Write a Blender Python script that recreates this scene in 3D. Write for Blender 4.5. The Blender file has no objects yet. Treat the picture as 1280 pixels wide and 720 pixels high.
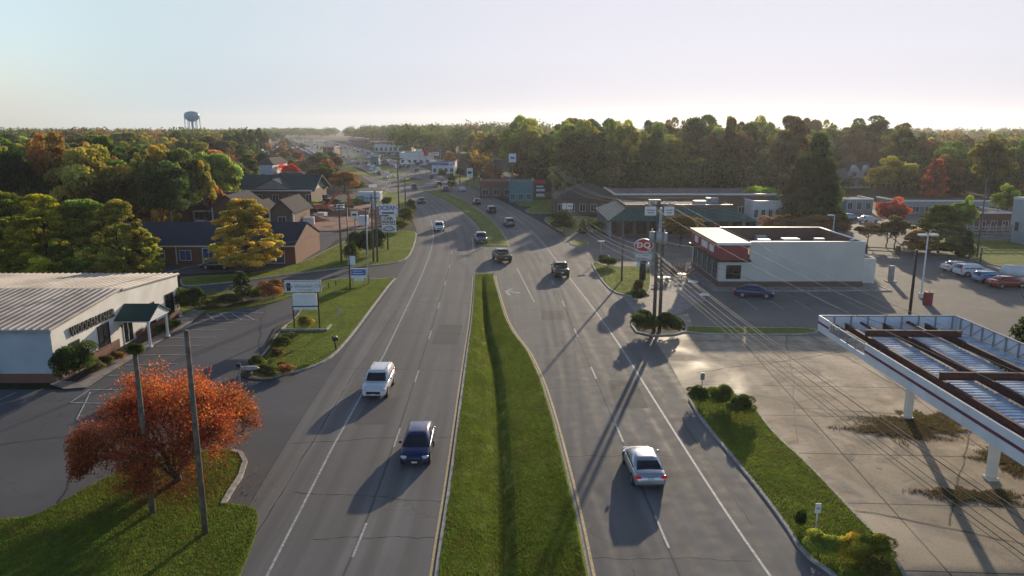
import bpy, math, random
import numpy as np
from mathutils import Vector, Matrix, Euler
from mathutils.geometry import tessellate_polygon

R = math.radians
random.seed(7)
sc = bpy.context.scene
col = sc.collection
F, CX, CY, PITCH, HC = 930.0, 640.0, 360.0, R(12.1), 19.5
cp, sp_ = math.cos(PITCH), math.sin(PITCH)

# ---------- survey helpers: where a ray of the camera meets a level plane ----------
def G(px, py, z=0.0):
    dx = (px - CX) / F; dy = -(py - CY) / F
    dY = cp + dy * sp_; dZ = -sp_ + dy * cp
    t = (z - HC) / dZ
    return Vector((dx * t, dY * t, z))
def ZAT(py, Y):                       # height seen at row py at distance Y
    dy = -(py - CY) / F
    return HC + Y * (-sp_ + dy * cp) / (cp + dy * sp_)
def XAT(px, Y, z=0.0):
    return (px - CX) / F * (Y * cp + (HC - z) * sp_)

# ---------- materials ----------
def nodes(m):
    m.use_nodes = True
    nt = m.node_tree
    return nt, nt.nodes, nt.links, nt.nodes['Principled BSDF']
def mat(name, c, rough=.6, metal=0., var=.18, scale=2.0, bump=0., bscale=30., c2=None, coat=0., emis=None, spec=None):
    m = bpy.data.materials.new(name)
    nt, N, L, B = nodes(m)
    tc = N.new('ShaderNodeTexCoord')
    n1 = N.new('ShaderNodeTexNoise'); n1.inputs['Scale'].default_value = scale; n1.inputs['Detail'].default_value = 6
    L.new(tc.outputs['Object'], n1.inputs['Vector'])
    mx = N.new('ShaderNodeMix'); mx.data_type = 'RGBA'
    lo = c2 if c2 else tuple(v * (1 - var) for v in c)
    hi = c if c2 else tuple(min(1, v * (1 + var)) for v in c)
    mx.inputs[6].default_value = (*lo, 1); mx.inputs[7].default_value = (*hi, 1)
    rp = N.new('ShaderNodeMapRange'); rp.inputs[1].default_value = .35; rp.inputs[2].default_value = .65
    L.new(n1.outputs['Fac'], rp.inputs[0]); L.new(rp.outputs[0], mx.inputs[0])
    L.new(mx.outputs[2], B.inputs['Base Color'])
    B.inputs['Roughness'].default_value = rough; B.inputs['Metallic'].default_value = metal
    if coat: B.inputs['Coat Weight'].default_value = coat
    if spec is not None: B.inputs['Specular IOR Level'].default_value = spec
    if bump:
        n2 = N.new('ShaderNodeTexNoise'); n2.inputs['Scale'].default_value = bscale; n2.inputs['Detail'].default_value = 4
        L.new(tc.outputs['Object'], n2.inputs['Vector'])
        b = N.new('ShaderNodeBump'); b.inputs['Strength'].default_value = bump; b.inputs['Distance'].default_value = .03
        L.new(n2.outputs['Fac'], b.inputs['Height']); L.new(b.outputs[0], B.inputs['Normal'])
    if emis:
        B.inputs['Emission Color'].default_value = (*emis[:3], 1); B.inputs['Emission Strength'].default_value = emis[3]
    return m

def mathn(N, L, op, a, b=None, c=None):
    n = N.new('ShaderNodeMath'); n.operation = op
    for i, x in enumerate((a, b, c)):
        if x is None: continue
        if isinstance(x, (int, float)): n.inputs[i].default_value = x
        else: L.new(x, n.inputs[i])
    return n.outputs[0]
def mapr(N, L, v, a, b, c, d):
    n = N.new('ShaderNodeMapRange'); L.new(v, n.inputs[0])
    for i, x in enumerate((a, b, c, d)): n.inputs[i + 1].default_value = x
    return n.outputs[0]
def noise(N, L, vec, scale, detail=5, dist=0., rough=.5):
    n = N.new('ShaderNodeTexNoise'); n.inputs['Scale'].default_value = scale; n.inputs['Detail'].default_value = detail
    n.inputs['Distortion'].default_value = dist; n.inputs['Roughness'].default_value = rough
    L.new(vec, n.inputs['Vector']); return n.outputs['Fac']
def mapping(N, L, vec, s, rot=(0, 0, 0)):
    n = N.new('ShaderNodeMapping'); n.inputs['Scale'].default_value = s; n.inputs['Rotation'].default_value = rot
    L.new(vec, n.inputs['Vector']); return n.outputs[0]
def mixc(N, L, f, a, b, mode='MIX'):
    n = N.new('ShaderNodeMix'); n.data_type = 'RGBA'; n.blend_type = mode
    for i, x in ((0, f), (6, a), (7, b)):
        if isinstance(x, (int, float)): n.inputs[i].default_value = x
        elif isinstance(x, tuple): n.inputs[i].default_value = (*x, 1) if len(x) == 3 else x
        else: L.new(x, n.inputs[i])
    return n.outputs[2]

def asphalt(name, base, lanes=False, dark=.66, crack=True, spec=.12):
    m = bpy.data.materials.new(name); nt, N, L, B = nodes(m)
    tc = N.new('ShaderNodeTexCoord'); P = tc.outputs['Object']
    big = noise(N, L, P, .12, 5, .6); mid = noise(N, L, P, 1.1, 6); fine = noise(N, L, P, 28, 3)
    c = mixc(N, L, mapr(N, L, big, .3, .7, 0, 1), tuple(v * dark for v in base), base)
    c = mixc(N, L, mapr(N, L, mid, .35, .7, .0, .35), c, tuple(v * .75 for v in base))
    c = mixc(N, L, mapr(N, L, fine, .3, .75, .0, .5), c, tuple(min(1, v * 1.35) for v in base))
    rough = mapr(N, L, mid, .3, .7, .78, .9)
    if lanes:
        uv = N.new('ShaderNodeUVMap'); uv.uv_map = 'road'
        sx = N.new('ShaderNodeSeparateXYZ'); L.new(uv.outputs[0], sx.inputs[0]); u = sx.outputs[0]
        st = noise(N, L, mapping(N, L, uv.outputs[0], (1.6, .035, 1)), 1.0, 5)
        st2 = noise(N, L, mapping(N, L, uv.outputs[0], (.5, .012, 1)), 1.0, 3)
        w = mathn(N, L, 'COSINE', mathn(N, L, 'MULTIPLY', mathn(N, L, 'ADD', u, .05), 2 * math.pi / 1.78))
        trk = mathn(N, L, 'MULTIPLY', mapr(N, L, w, -1, .2, 1, 0), mapr(N, L, st, .3, .6, .4, 1))
        c = mixc(N, L, mathn(N, L, 'MULTIPLY', trk, .85), c, tuple(v * .52 for v in base))
        c = mixc(N, L, mapr(N, L, st, .45, .7, 0, .55), c, tuple(v * 1.25 for v in base))
        c = mixc(N, L, mapr(N, L, st2, .4, .62, 0, .5), c, tuple(v * .7 for v in base))
        # seam between lanes
        s1 = mathn(N, L, 'ABSOLUTE', mathn(N, L, 'ADD', u, mathn(N, L, 'MULTIPLY', noise(N, L, P, .8, 2), .12)))
        c = mixc(N, L, mapr(N, L, s1, .03, .09, .75, 0), c, tuple(v * .4 for v in base))
        rough = mathn(N, L, 'SUBTRACT', rough, mathn(N, L, 'MULTIPLY', trk, .12))
    if crack:
        vo = N.new('ShaderNodeTexVoronoi'); vo.feature = 'DISTANCE_TO_EDGE'; vo.inputs['Scale'].default_value = .13
        wv = N.new('ShaderNodeVectorMath'); wv.operation = 'ADD'
        nn = N.new('ShaderNodeTexNoise'); nn.inputs['Scale'].default_value = .6; nn.inputs['Detail'].default_value = 6; L.new(P, nn.inputs['Vector'])
        sc2 = N.new('ShaderNodeVectorMath'); sc2.operation = 'SCALE'; sc2.inputs['Scale'].default_value = 2.4
        L.new(nn.outputs['Color'], sc2.inputs[0]); L.new(P, wv.inputs[0]); L.new(sc2.outputs[0], wv.inputs[1]); L.new(wv.outputs[0], vo.inputs['Vector'])
        k = mapr(N, L, vo.outputs['Distance'], .002, .006, .65, 0)
        k = mathn(N, L, 'MULTIPLY', k, mapr(N, L, noise(N, L, P, .05, 2), .45, .6, 0, 1))
        c = mixc(N, L, k, c, tuple(v * .35 for v in base))
    L.new(c, B.inputs['Base Color']); L.new(rough, B.inputs['Roughness'])
    B.inputs['Specular IOR Level'].default_value = spec
    b = N.new('ShaderNodeBump'); b.inputs['Strength'].default_value = .35; b.inputs['Distance'].default_value = .02
    L.new(fine, b.inputs['Height']); L.new(b.outputs[0], B.inputs['Normal'])
    return m

def concrete_lot(name, base):
    m = bpy.data.materials.new(name); nt, N, L, B = nodes(m)
    tc = N.new('ShaderNodeTexCoord'); P = tc.outputs['Object']
    br = N.new('ShaderNodeTexBrick'); br.offset = 0; br.inputs['Scale'].default_value = 1
    br.inputs['Brick Width'].default_value = 9; br.inputs['Row Height'].default_value = 6.2
    br.inputs['Mortar Size'].default_value = .06; br.inputs['Mortar Smooth'].default_value = .4
    L.new(mapping(N, L, P, (1, 1, 1), (0, 0, R(3))), br.inputs['Vector'])
    big = noise(N, L, P, .11, 6, .8); mid = noise(N, L, P, .5, 8, .4, .6); fine = noise(N, L, P, 14, 3)
    st = noise(N, L, mapping(N, L, P, (.25, .05, 1), (0, 0, R(12))), 2.2, 6)
    c = mixc(N, L, mapr(N, L, big, .38, .62, 0, 1), tuple(v * .52 for v in base), base)
    c = mixc(N, L, mapr(N, L, mid, .44, .60, 0, .85), c, (base[0] * .55, base[1] * .5, base[2] * .45))
    c = mixc(N, L, mapr(N, L, st, .46, .62, 0, .7), c, tuple(v * .42 for v in base))
    c = mixc(N, L, mapr(N, L, fine, .4, .7, 0, .3), c, tuple(v * 1.3 for v in base))
    c = mixc(N, L, mapr(N, L, noise(N, L, P, .27, 9, 1.5, .7), .5, .62, 0, .6), c, (.2, .19, .18))
    spots = noise(N, L, P, 1.7, 3)
    c = mixc(N, L, mapr(N, L, spots, .68, .74, 0, .7), c, (.04, .035, .03))
    c = mixc(N, L, mathn(N, L, 'MULTIPLY', br.outputs['Fac'], .8), c, (.035, .032, .025))
    L.new(c, B.inputs['Base Color'])
    L.new(mapr(N, L, big, .3, .5, .6, .9), B.inputs['Roughness']); B.inputs['Specular IOR Level'].default_value = .16
    b = N.new('ShaderNodeBump'); b.inputs['Strength'].default_value = .3; b.inputs['Distance'].default_value = .02
    L.new(mid, b.inputs['Height']); L.new(b.outputs[0], B.inputs['Normal'])
    return m

def grassmat(name, a, b_, trans=.0):
    m = bpy.data.materials.new(name); nt, N, L, B = nodes(m)
    tc = N.new('ShaderNodeTexCoord'); P = tc.outputs['Object']
    big = noise(N, L, P, .35, 6, .5); mid = noise(N, L, P, 3., 6); fine = noise(N, L, P, 22, 4)
    c = mixc(N, L, mapr(N, L, big, .3, .7, 0, 1), a, b_)
    c = mixc(N, L, mapr(N, L, noise(N, L, P, .9, 4, 1.2), .48, .68, 0, .8), c, (b_[0] * .85, b_[1] * .55, b_[2] * 1.1))
    c = mixc(N, L, mapr(N, L, noise(N, L, mapping(N, L, P, (1.3, .25, 1)), .8, 3), .5, .7, 0, .4), c, tuple(v * .45 for v in a))
    c = mixc(N, L, mapr(N, L, mid, .35, .7, 0, .6), c, tuple(v * .55 for v in a))
    c = mixc(N, L, mapr(N, L, fine, .45, .75, 0, .5), c, tuple(v * 1.5 for v in b_))
    L.new(c, B.inputs['Base Color']); B.inputs['Roughness'].default_value = .9; B.inputs['Specular IOR Level'].default_value = .15
    bb = N.new('ShaderNodeBump'); bb.inputs['Strength'].default_value = .9; bb.inputs['Distance'].default_value = .09
    L.new(mixc(N, L, .5, mid, fine), bb.inputs['Height']); L.new(bb.outputs[0], B.inputs['Normal'])
    if trans:
        t = N.new('ShaderNodeBsdfTranslucent'); L.new(c, t.inputs[0])
        ms = N.new('ShaderNodeMixShader'); ms.inputs[0].default_value = trans
        L.new(B.outputs[0], ms.inputs[1]); L.new(t.outputs[0], ms.inputs[2]); L.new(ms.outputs[0], N['Material Output'].inputs[0])
    return m

def leafmat():
    m = bpy.data.materials.new('leaves'); nt, N, L, B = nodes(m)
    oi = N.new('ShaderNodeObjectInfo'); at = N.new('ShaderNodeAttribute'); at.attribute_name = 'tint'
    c = mixc(N, L, 1.0, oi.outputs['Color'], at.outputs['Color'], 'MULTIPLY')
    tc = N.new('ShaderNodeTexCoord')
    c = mixc(N, L, mapr(N, L, noise(N, L, tc.outputs['Object'], 2.1, 3), .4, .7, 0, .45), c, mixc(N, L, 1.0, c, (1.2, .98, .7), 'MULTIPLY'))
    L.new(c, B.inputs['Base Color']); B.inputs['Roughness'].default_value = .7; B.inputs['Specular IOR Level'].default_value = .2
    t = N.new('ShaderNodeBsdfTranslucent'); L.new(mixc(N, L, 1.0, c, (1.25, 1.35, .7), 'MULTIPLY'), t.inputs[0])
    ms = N.new('ShaderNodeMixShader'); ms.inputs[0].default_value = .5
    L.new(B.outputs[0], ms.inputs[1]); L.new(t.outputs[0], ms.inputs[2]); L.new(ms.outputs[0], N['Material Output'].inputs[0])
    return m

def brickmat(name, a, b_, mortar=(.15, .115, .095), s=1.0):
    m = bpy.data.materials.new(name); nt, N, L, B = nodes(m)
    tc = N.new('ShaderNodeTexCoord'); g = N.new('ShaderNodeNewGeometry')
    sx = N.new('ShaderNodeSeparateXYZ'); L.new(tc.outputs['Object'], sx.inputs[0])
    cb = N.new('ShaderNodeCombineXYZ'); L.new(mathn(N, L, 'ADD', sx.outputs[0], sx.outputs[1]), cb.inputs[0]); L.new(sx.outputs[2], cb.inputs[1])
    br = N.new('ShaderNodeTexBrick'); br.inputs['Scale'].default_value = s
    br.inputs['Brick Width'].default_value = .22; br.inputs['Row Height'].default_value = .075; br.inputs['Mortar Size'].default_value = .008
    br.inputs['Color1'].default_value = (*a, 1); br.inputs['Color2'].default_value = (*b_, 1); br.inputs['Mortar'].default_value = (*mortar, 1)
    L.new(cb.outputs[0], br.inputs['Vector'])
    c = mixc(N, L, mapr(N, L, noise(N, L, tc.outputs['Object'], .7, 5), .3, .7, 0, .5), br.outputs['Color'], tuple(v * .6 for v in a))
    L.new(c, B.inputs['Base Color']); B.inputs['Roughness'].default_value = .85
    return m

def ribmat(name, c, pitch=.3, axis=0, rough=.45, metal=.0, dirt=.5, depth=.05):
    m = bpy.data.materials.new(name); nt, N, L, B = nodes(m)
    tc = N.new('ShaderNodeTexCoord'); sx = N.new('ShaderNodeSeparateXYZ'); L.new(tc.outputs['Object'], sx.inputs[0])
    f = mathn(N, L, 'FRACT', mathn(N, L, 'DIVIDE', sx.outputs[axis], pitch))
    rib = mapr(N, L, mathn(N, L, 'ABSOLUTE', mathn(N, L, 'SUBTRACT', f, .5)), .3, .42, 0, 1)
    d = noise(N, L, mapping(N, L, tc.outputs['Object'], (1, .3, 1)), .5, 6)
    cc = mixc(N, L, mapr(N, L, d, .4, .7, 0, dirt), c, tuple(v * .6 for v in c))
    cc = mixc(N, L, mathn(N, L, 'MULTIPLY', mathn(N, L, 'SUBTRACT', 1, rib), .3), cc, tuple(v * .45 for v in c))
    L.new(cc, B.inputs['Base Color']); B.inputs['Roughness'].default_value = rough; B.inputs['Metallic'].default_value = metal; B.inputs['Specular IOR Level'].default_value = .2
    b = N.new('ShaderNodeBump'); b.inputs['Strength'].default_value = .9; b.inputs['Distance'].default_value = depth
    L.new(rib, b.inputs['Height']); L.new(b.outputs[0], B.inputs['Normal'])
    return m

def barkmat():
    m = bpy.data.materials.new('bark'); nt, N, L, B = nodes(m)
    tc = N.new('ShaderNodeTexCoord')
    n = noise(N, L, mapping(N, L, tc.outputs['Object'], (9, 9, 1.2)), 3, 6)
    c = mixc(N, L, mapr(N, L, n, .35, .65, 0, 1), (.02, .016, .012), (.075, .06, .048))
    L.new(c, B.inputs['Base Color']); B.inputs['Roughness'].default_value = .9
    return m

M = dict(
 road=asphalt('worn_road_asphalt', (.24, .232, .222), True),
 lot=asphalt('parking_asphalt', (.15, .15, .155)),
 lot2=asphalt('sandy_asphalt', (.28, .255, .22), dark=.6),
 side=asphalt('side_road_asphalt', (.13, .13, .135)),
 farlot=asphalt('distant_asphalt', (.085, .088, .092), spec=.0), conc=concrete_lot('stained_concrete', (.72, .60, .455)),
 kerb=mat('kerb_concrete', (.42, .39, .35), .85, var=.3, scale=3, bump=.3),
 walk=mat('sidewalk_concrete', (.33, .29, .26), .85, var=.25, scale=1.5, bump=.2),
 mark=mat('road_paint', (.62, .62, .6), .7, c2=(.3, .3, .3), scale=5),
 ymark=mat('yellow_road_paint', (.72, .52, .22), .7, c2=(.42, .33, .18), scale=5),
 yel=mat('yellow_paint', (.75, .62, .05), .6),
 lawn=grassmat('lawn', (.13, .185, .026), (.27, .335, .045)),
 blade=grassmat('grass_blades', (.17, .245, .035), (.30, .375, .06), .5),
 wild=grassmat('rough_ground', (.03, .038, .016), (.06, .06, .028)),
 mulch=mat('mulch', (.05, .032, .022), .95, var=.5, scale=6, bump=.8),
 dirt=mat('red_clay', (.44, .21, .13), .95, c2=(.2, .1, .07), scale=.3, bump=.5, bscale=3),
 leaf=leafmat(), bark=barkmat(),
 white=mat('white_paint', (.78, .78, .78), .5, var=.06),
 cream=mat('painted_masonry', (.82, .78, .72), .7, var=.1, scale=.5),
 blockw=mat('blue_grey_shaded_siding', (.46, .50, .55), .6, var=.07, scale=.6),  # wall grey; on the white store front its blue-grey stands for shade
 rwall=mat('cream_block_wall', (.68, .63, .56), .75, var=.05, scale=.4), brick=brickmat('red_brick', (.29, .11, .07), (.21, .085, .06)),
 brickb=brickmat('brown_brick', (.2, .11, .08), (.14, .08, .06)),
 darkroof=mat('dark_blue_shingle', (.04, .052, .075), .9, spec=.2, var=.25, scale=8, bump=.3),
 greyroof=mat('grey_shingle', (.075, .072, .072), .95, spec=.2, var=.25, scale=6),
 flatroof=mat('flat_roof_membrane', (.12, .11, .10), .9, spec=.2, var=.4, scale=.6),
 greenroof=ribmat('green_metal_roof', (.035, .13, .115), .5, 0, .45),
 bluroof=mat('blue_roof', (.05, .2, .5), .6), redroof=mat('red_fascia', (.5, .07, .05), .6), tealroof=mat('teal_roof', (.06, .2, .22), .6),
 ribroof=ribmat('ribbed_metal_roof', (.66, .6, .55), .62, 0, .5, dirt=.45, depth=.12),
 glass=mat('dark_glass', (.015, .018, .022), .06, var=.3, spec=.8),
 bglass=mat('window_glass', (.03, .045, .07), .12, var=.4),
 black=mat('black_metal', (.02, .02, .022), .5), dark=mat('dark_plastic', (.03, .03, .03), .7),
 steel=mat('galvanised_steel', (.42, .43, .45), .6, .3, var=.15), grey=mat('grey_metal', (.3, .31, .33), .5, .2),
 wood=mat('weathered_pole_wood', (.21, .17, .13), .9, c2=(.1, .08, .065), scale=3, bump=.5, bscale=12),
 rust=mat('rusty_brown_steel', (.10, .03, .026), .8, c2=(.05, .022, .022), scale=2.5),
 canop=mat('canopy_fascia_white', (.78, .82, .88), .4, var=.08, scale=.7),
 maroon=mat('maroon_stripe', (.16, .03, .07), .5),
 red=mat('sign_red', (.62, .03, .035), .45, var=.1), brickred=mat('deep_red_panel', (.30, .04, .055), .6, var=.12),
 blue=mat('sign_blue', (.06, .16, .5), .5), orange=mat('machine_orange', (.55, .12, .05), .55),
 tyre=mat('tyre_rubber', (.018, .018, .018), .85), rim=mat('alloy_rim', (.45, .46, .48), .3, .8),
 lamp=mat('headlamp_glass', (.75, .77, .8), .15), tail=mat('tail_lamp', (.5, .01, .01), .2, emis=(.8, .02, .01, .15)),
 tower=mat('pale_blue_tank_paint', (.2, .42, .55), .55, var=.1), wire=mat('wire_aluminium', (.28, .27, .25), .6, .2, var=.1),
 bwire=mat('black_cable', (.03, .03, .03), .6), tan=mat('tan_roof', (.27, .22, .17), .7, var=.12), terra=mat('umbrella_cloth', (.35, .12, .1), .8),
)
def paint(name, c, metal=.4, rough=.3): return mat(name, c, rough, metal, var=.03, coat=.6)
PA = dict(white=paint('white_car_paint', (.78, .79, .82), 0, .25), navy=paint('navy_car_paint', (.02, .03, .12), .3, .28), silver=paint('silver_car_paint', (.52, .55, .6), .7, .3),
  olive=paint('olive_car_paint', (.05, .055, .035), .3), dark=paint('black_car_paint', (.015, .016, .02), .2), bluel=paint('light_blue_car_paint', (.2, .35, .55), .4),
  redc=paint('red_car_paint', (.3, .03, .03), .3), greyc=paint('grey_car_paint', (.2, .21, .23), .5), beige=paint('beige_car_paint', (.45, .4, .33), .4))

# ---------- mesh builder ----------
class MB:
    def __init__(s): s.v = []; s.f = []; s.m = []; s.k = 0
    def add(s, vs, fs):
        o = len(s.v); s.v += [tuple(v) for v in vs]; s.f += [tuple(i + o for i in f) for f in fs]; s.m += [s.k] * len(fs); return s
    def mi(s, k): s.k = k; return s
    def box(s, x0, x1, y0, y1, z0, z1, rot=0, c=None):
        vs = [(x, y, z) for z in (z0, z1) for (x, y) in ((x0, y0), (x1, y0), (x1, y1), (x0, y1))]
        if rot:
            cx, cy = c if c else ((x0 + x1) / 2, (y0 + y1) / 2); a, b = math.cos(rot), math.sin(rot)
            vs = [(cx + (x - cx) * a - (y - cy) * b, cy + (x - cx) * b + (y - cy) * a, z) for x, y, z in vs]
        return s.add(vs, [(3, 2, 1, 0), (4, 5, 6, 7), (0, 1, 5, 4), (1, 2, 6, 5), (2, 3, 7, 6), (3, 0, 4, 7)])
    def face(s, pts): return s.add(pts, [tuple(range(len(pts)))])
    def prism(s, pts, z0, z1):
        n = len(pts); vs = [(p[0], p[1], z0) for p in pts] + [(p[0], p[1], z1) for p in pts]
        return s.add(vs, [tuple(range(n - 1, -1, -1)), tuple(range(n, 2 * n))] + [(i, (i + 1) % n, n + (i + 1) % n, n + i) for i in range(n)])
    def loft(s, rings, cap=True, close=True):
        n = len(rings[0]); vs = [p for r in rings for p in r]; fs = []
        for j in range(len(rings) - 1):
            for i in range(n if close else n - 1):
                a = j * n + i; b = j * n + (i + 1) % n; fs.append((a, b, b + n, a + n))
        if cap: fs += [tuple(range(n - 1, -1, -1)), tuple((len(rings) - 1) * n + i for i in range(n))]
        return s.add(vs, fs)
    def tube(s, pts, rs, n=8, cap=True):
        pts = [Vector(p) for p in pts]
        if isinstance(rs, (int, float)): rs = [rs] * len(pts)
        rings = []; up = Vector((0, 0, 1))
        for i, p in enumerate(pts):
            d = (pts[min(i + 1, len(pts) - 1)] - pts[max(i - 1, 0)]).normalized()
            a = d.cross(up if abs(d.z) < .95 else Vector((0, 1, 0))).normalized(); b = d.cross(a).normalized()
            rings.append([p + (a * math.cos(t) + b * math.sin(t)) * rs[i] for t in [2 * math.pi * k / n for k in range(n)]])
        return s.loft(rings, cap)
    def ell(s, c, r, u=12, w=7):
        rings = []
        for j in range(1, w):
            t = math.pi * j / w
            rings.append([(c[0] + r[0] * math.sin(t) * math.cos(a), c[1] + r[1] * math.sin(t) * math.sin(a), c[2] - r[2] * math.cos(t)) for a in [2 * math.pi * i / u for i in range(u)]])
        return s.loft(rings)
    def build(s, name, m, parent=None, smooth=False, bev=0):
        me = bpy.data.meshes.new(name); me.from_pydata([tuple(v) for v in s.v], [], s.f); me.validate()
        for x in (m if isinstance(m, (list, tuple)) else [m]): me.materials.append(x)
        if isinstance(m, (list, tuple)) and len(me.polygons) == len(s.m): me.polygons.foreach_set('material_index', s.m)
        if smooth: me.polygons.foreach_set('use_smooth', [True] * len(me.polygons))
        o = bpy.data.objects.new(name, me); col.objects.link(o)
        if parent: o.parent = parent
        if bev:
            b = o.modifiers.new('b', 'BEVEL'); b.width = bev; b.segments = 2; b.limit_method = 'ANGLE'
        return o
def tag(o, label=None, cat=None, group=None, kind=None):
    if label: o['label'] = label
    if cat: o['category'] = cat
    if group: o['group'] = group
    if kind: o['kind'] = kind
    return o
def thing(name, loc, rz, label, cat, group=None):
    o = bpy.data.objects.new(name, None); col.objects.link(o); o.empty_display_size = .3
    o.location = loc; o.rotation_euler = (0, 0, rz); return tag(o, label, cat, group)
def dup(root, loc, rz, label, group=None, scale=None):
    r = root.copy(); col.objects.link(r); r.location = loc; r.rotation_euler = (0, 0, rz); r['label'] = label
    if group: r['group'] = group
    if scale: r.scale = scale
    for ch in root.children:
        c = ch.copy(); col.objects.link(c); c.parent = r
        for g in ch.children:
            d = g.copy(); col.objects.link(d); d.parent = c
    return r
def text(s, size, m, parent, loc, rot, ext=.015, name='lettering', sx=1.0, bold=.0):
    cu = bpy.data.curves.new('t', 'FONT'); cu.body = s; cu.size = size; cu.extrude = ext; cu.align_x = 'CENTER'; cu.align_y = 'CENTER'; cu.offset = bold; cu.resolution_u = 3; cu.space_character = 1.12 if size > 1 else 1
    t = bpy.data.objects.new('t', cu); col.objects.link(t); bpy.context.view_layer.update()
    me = bpy.data.meshes.new_from_object(t); bpy.data.objects.remove(t); me.materials.clear(); me.materials.append(m)
    o = bpy.data.objects.new(name, me); col.objects.link(o); o.parent = parent; o.location = loc; o.rotation_euler = rot; o.scale = (sx, 1, 1)
    return o
_z = [0.004]
def sheet(name, pts, m, z=None, world=False, kind='structure'):
    if z is None: z = _z[0]; _z[0] += .002
    P = [Vector((p[0], p[1], z)) if world else G(p[0], p[1], z) for p in pts]
    tris = tessellate_polygon([P]); b = MB(); b.add(P, [t for t in tris])
    o = b.build(name, m); me = o.data
    for p in me.polygons:
        if p.normal.z < 0: p.flip()
    tag(o, kind=kind); return o
# ---------- road curves, x as a function of distance ----------
YS = np.arange(0.0, 1500.0, 1.0)
def curve(px, sm=5, z=0):
    P = sorted([tuple(G(a, b, z))[:2] for a, b in px], key=lambda p: p[1])
    ys = np.array([p[1] for p in P]); xs = np.array([p[0] for p in P])
    s = (xs[1] - xs[0]) / (ys[1] - ys[0])
    x = np.interp(YS, ys, xs); x[YS < ys[0]] = xs[0] + (YS[YS < ys[0]] - ys[0]) * s
    k = np.exp(-np.linspace(-2, 2, 2 * sm + 1) ** 2); k /= k.sum()
    xp = np.concatenate([2 * x[0] - x[sm:0:-1], x, x[-1:].repeat(sm)])
    return np.convolve(xp, k, 'valid')
def X(c, y): return float(np.interp(y, YS, c))
LW = curve([(334,720),(372,645),(410,570),(448,500),(475,455),(490,423),(505,392),(525,350),(536,322),(542,300),(541,285),(538,272),(530,260),(515,247),(480,228),(450,211),(420,196),(390,184),(368,174)], 8)
LL = curve([(431,720),(453,672),(498,543),(522,467),(538,418),(548,384),(556,356),(561,339),(565,315),(564,297),(559,281),(550,267),(538,255),(520,242),(490,225),(460,209),(428,195),(396,184),(371,173.5)], 8)
ML = curve([(543,745),(548,700),(556,650),(566,580),(575,510),(583,450),(590,400),(592.5,370),(594,342),(595,328),(604,292),(593,277),(575,262),(553,249),(523,236.5),(495,222),(466,207),(433,194),(400,184),(373,173.2)], 4)
MR = curve([(744,760),(735,720),(722,650),(708,590),(693,530),(678,480),(660,440),(643,420),(632,400),(623,370),(617,348),(620,330),(637,307),(624,287),(613,275),(600,264),(580,250),(548,238),(520,226),(485,209),(450,195),(412,184),(378,173.2)], 4)
RL = curve([(851,720),(779,553),(748,480),(724,426),(706,383),(683,338),(662,306),(645,287),(628,272),(605,257),(578,243),(550,231),(515,215),(478,199),(440,187),(390,174)], 8)
RW = curve([(962,720),(930,675),(900,630),(870,583),(835,528),(800,472),(770,425),(745,390),(720,358),(700,332),(680,305),(660,285),(640,268),(620,255),(595,242),(565,230),(530,214),(490,198),(450,187),(396,174)], 8)
RO = curve([(1050,720),(1003,690),(980,655),(933,592),(877,526),(858,493),(835,450),(800,400),(765,352),(738,322),(712,300),(690,286),(655,266),(625,250),(598,238),(565,226),(532,211),(494,196.5),(455,186),(400,173.5)], 6)
LO = curve([(262,720),(330,600),(392,500),(450,412),(484,368),(503,335),(522,300),(520,285),(514,270),(505,258),(490,243),(465,229),(440,212),(412,197),(382,184.5),(364,174)], 6)

def strip(name, A, B, y0, y1, m, z, ref, n=2, step=2.0, zf=None):
    ys = np.arange(y0, y1 + .01, step) if y1 - y0 < 200 else np.concatenate([np.arange(y0, 200, 2.0), np.arange(200, y1 + 1, 12.0)])
    ys = np.append(ys, y1) if ys[-1] < y1 - .01 else ys
    b = MB(); uvs = []
    vs = []
    for y in ys:
        for k in range(n):
            x = X(A, y) + (X(B, y) - X(A, y)) * k / (n - 1)
            vs.append((x, y, z)); uvs.append((x - X(ref, y), y))
    fs = [(j * n + i, j * n + i + 1, j * n + i + 1 + n, j * n + i + n) for j in range(len(ys) - 1) for i in range(n - 1)]
    b.add(vs, fs); o = b.build(name, m); uv = o.data.uv_layers.new(name='road')
    for lp in o.data.loops: uv.data[lp.index].uv = uvs[lp.vertex_index]
    return tag(o, kind='structure')

YM = 100.5        # far tip of the near median
# ground with a hole where the median ditch lies
outer = [Vector(p) for p in ((-2500, -60, 0), (2500, -60, 0), (2500, 6000, 0), (-2500, 6000, 0))]
hole = [Vector((X(ML, y), y, 0)) for y in range(2, 101, 3)] + [Vector((X(MR, y), y, 0)) for y in range(100, 1, -3)]
tr = tessellate_polygon([outer, hole]); gb = MB(); gb.add(outer + hole, [t for t in tr])
go = gb.build('ground', M['wild'])
for p in go.data.polygons:
    if p.normal.z < 0: p.flip()
tag(go, kind='structure')

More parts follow.
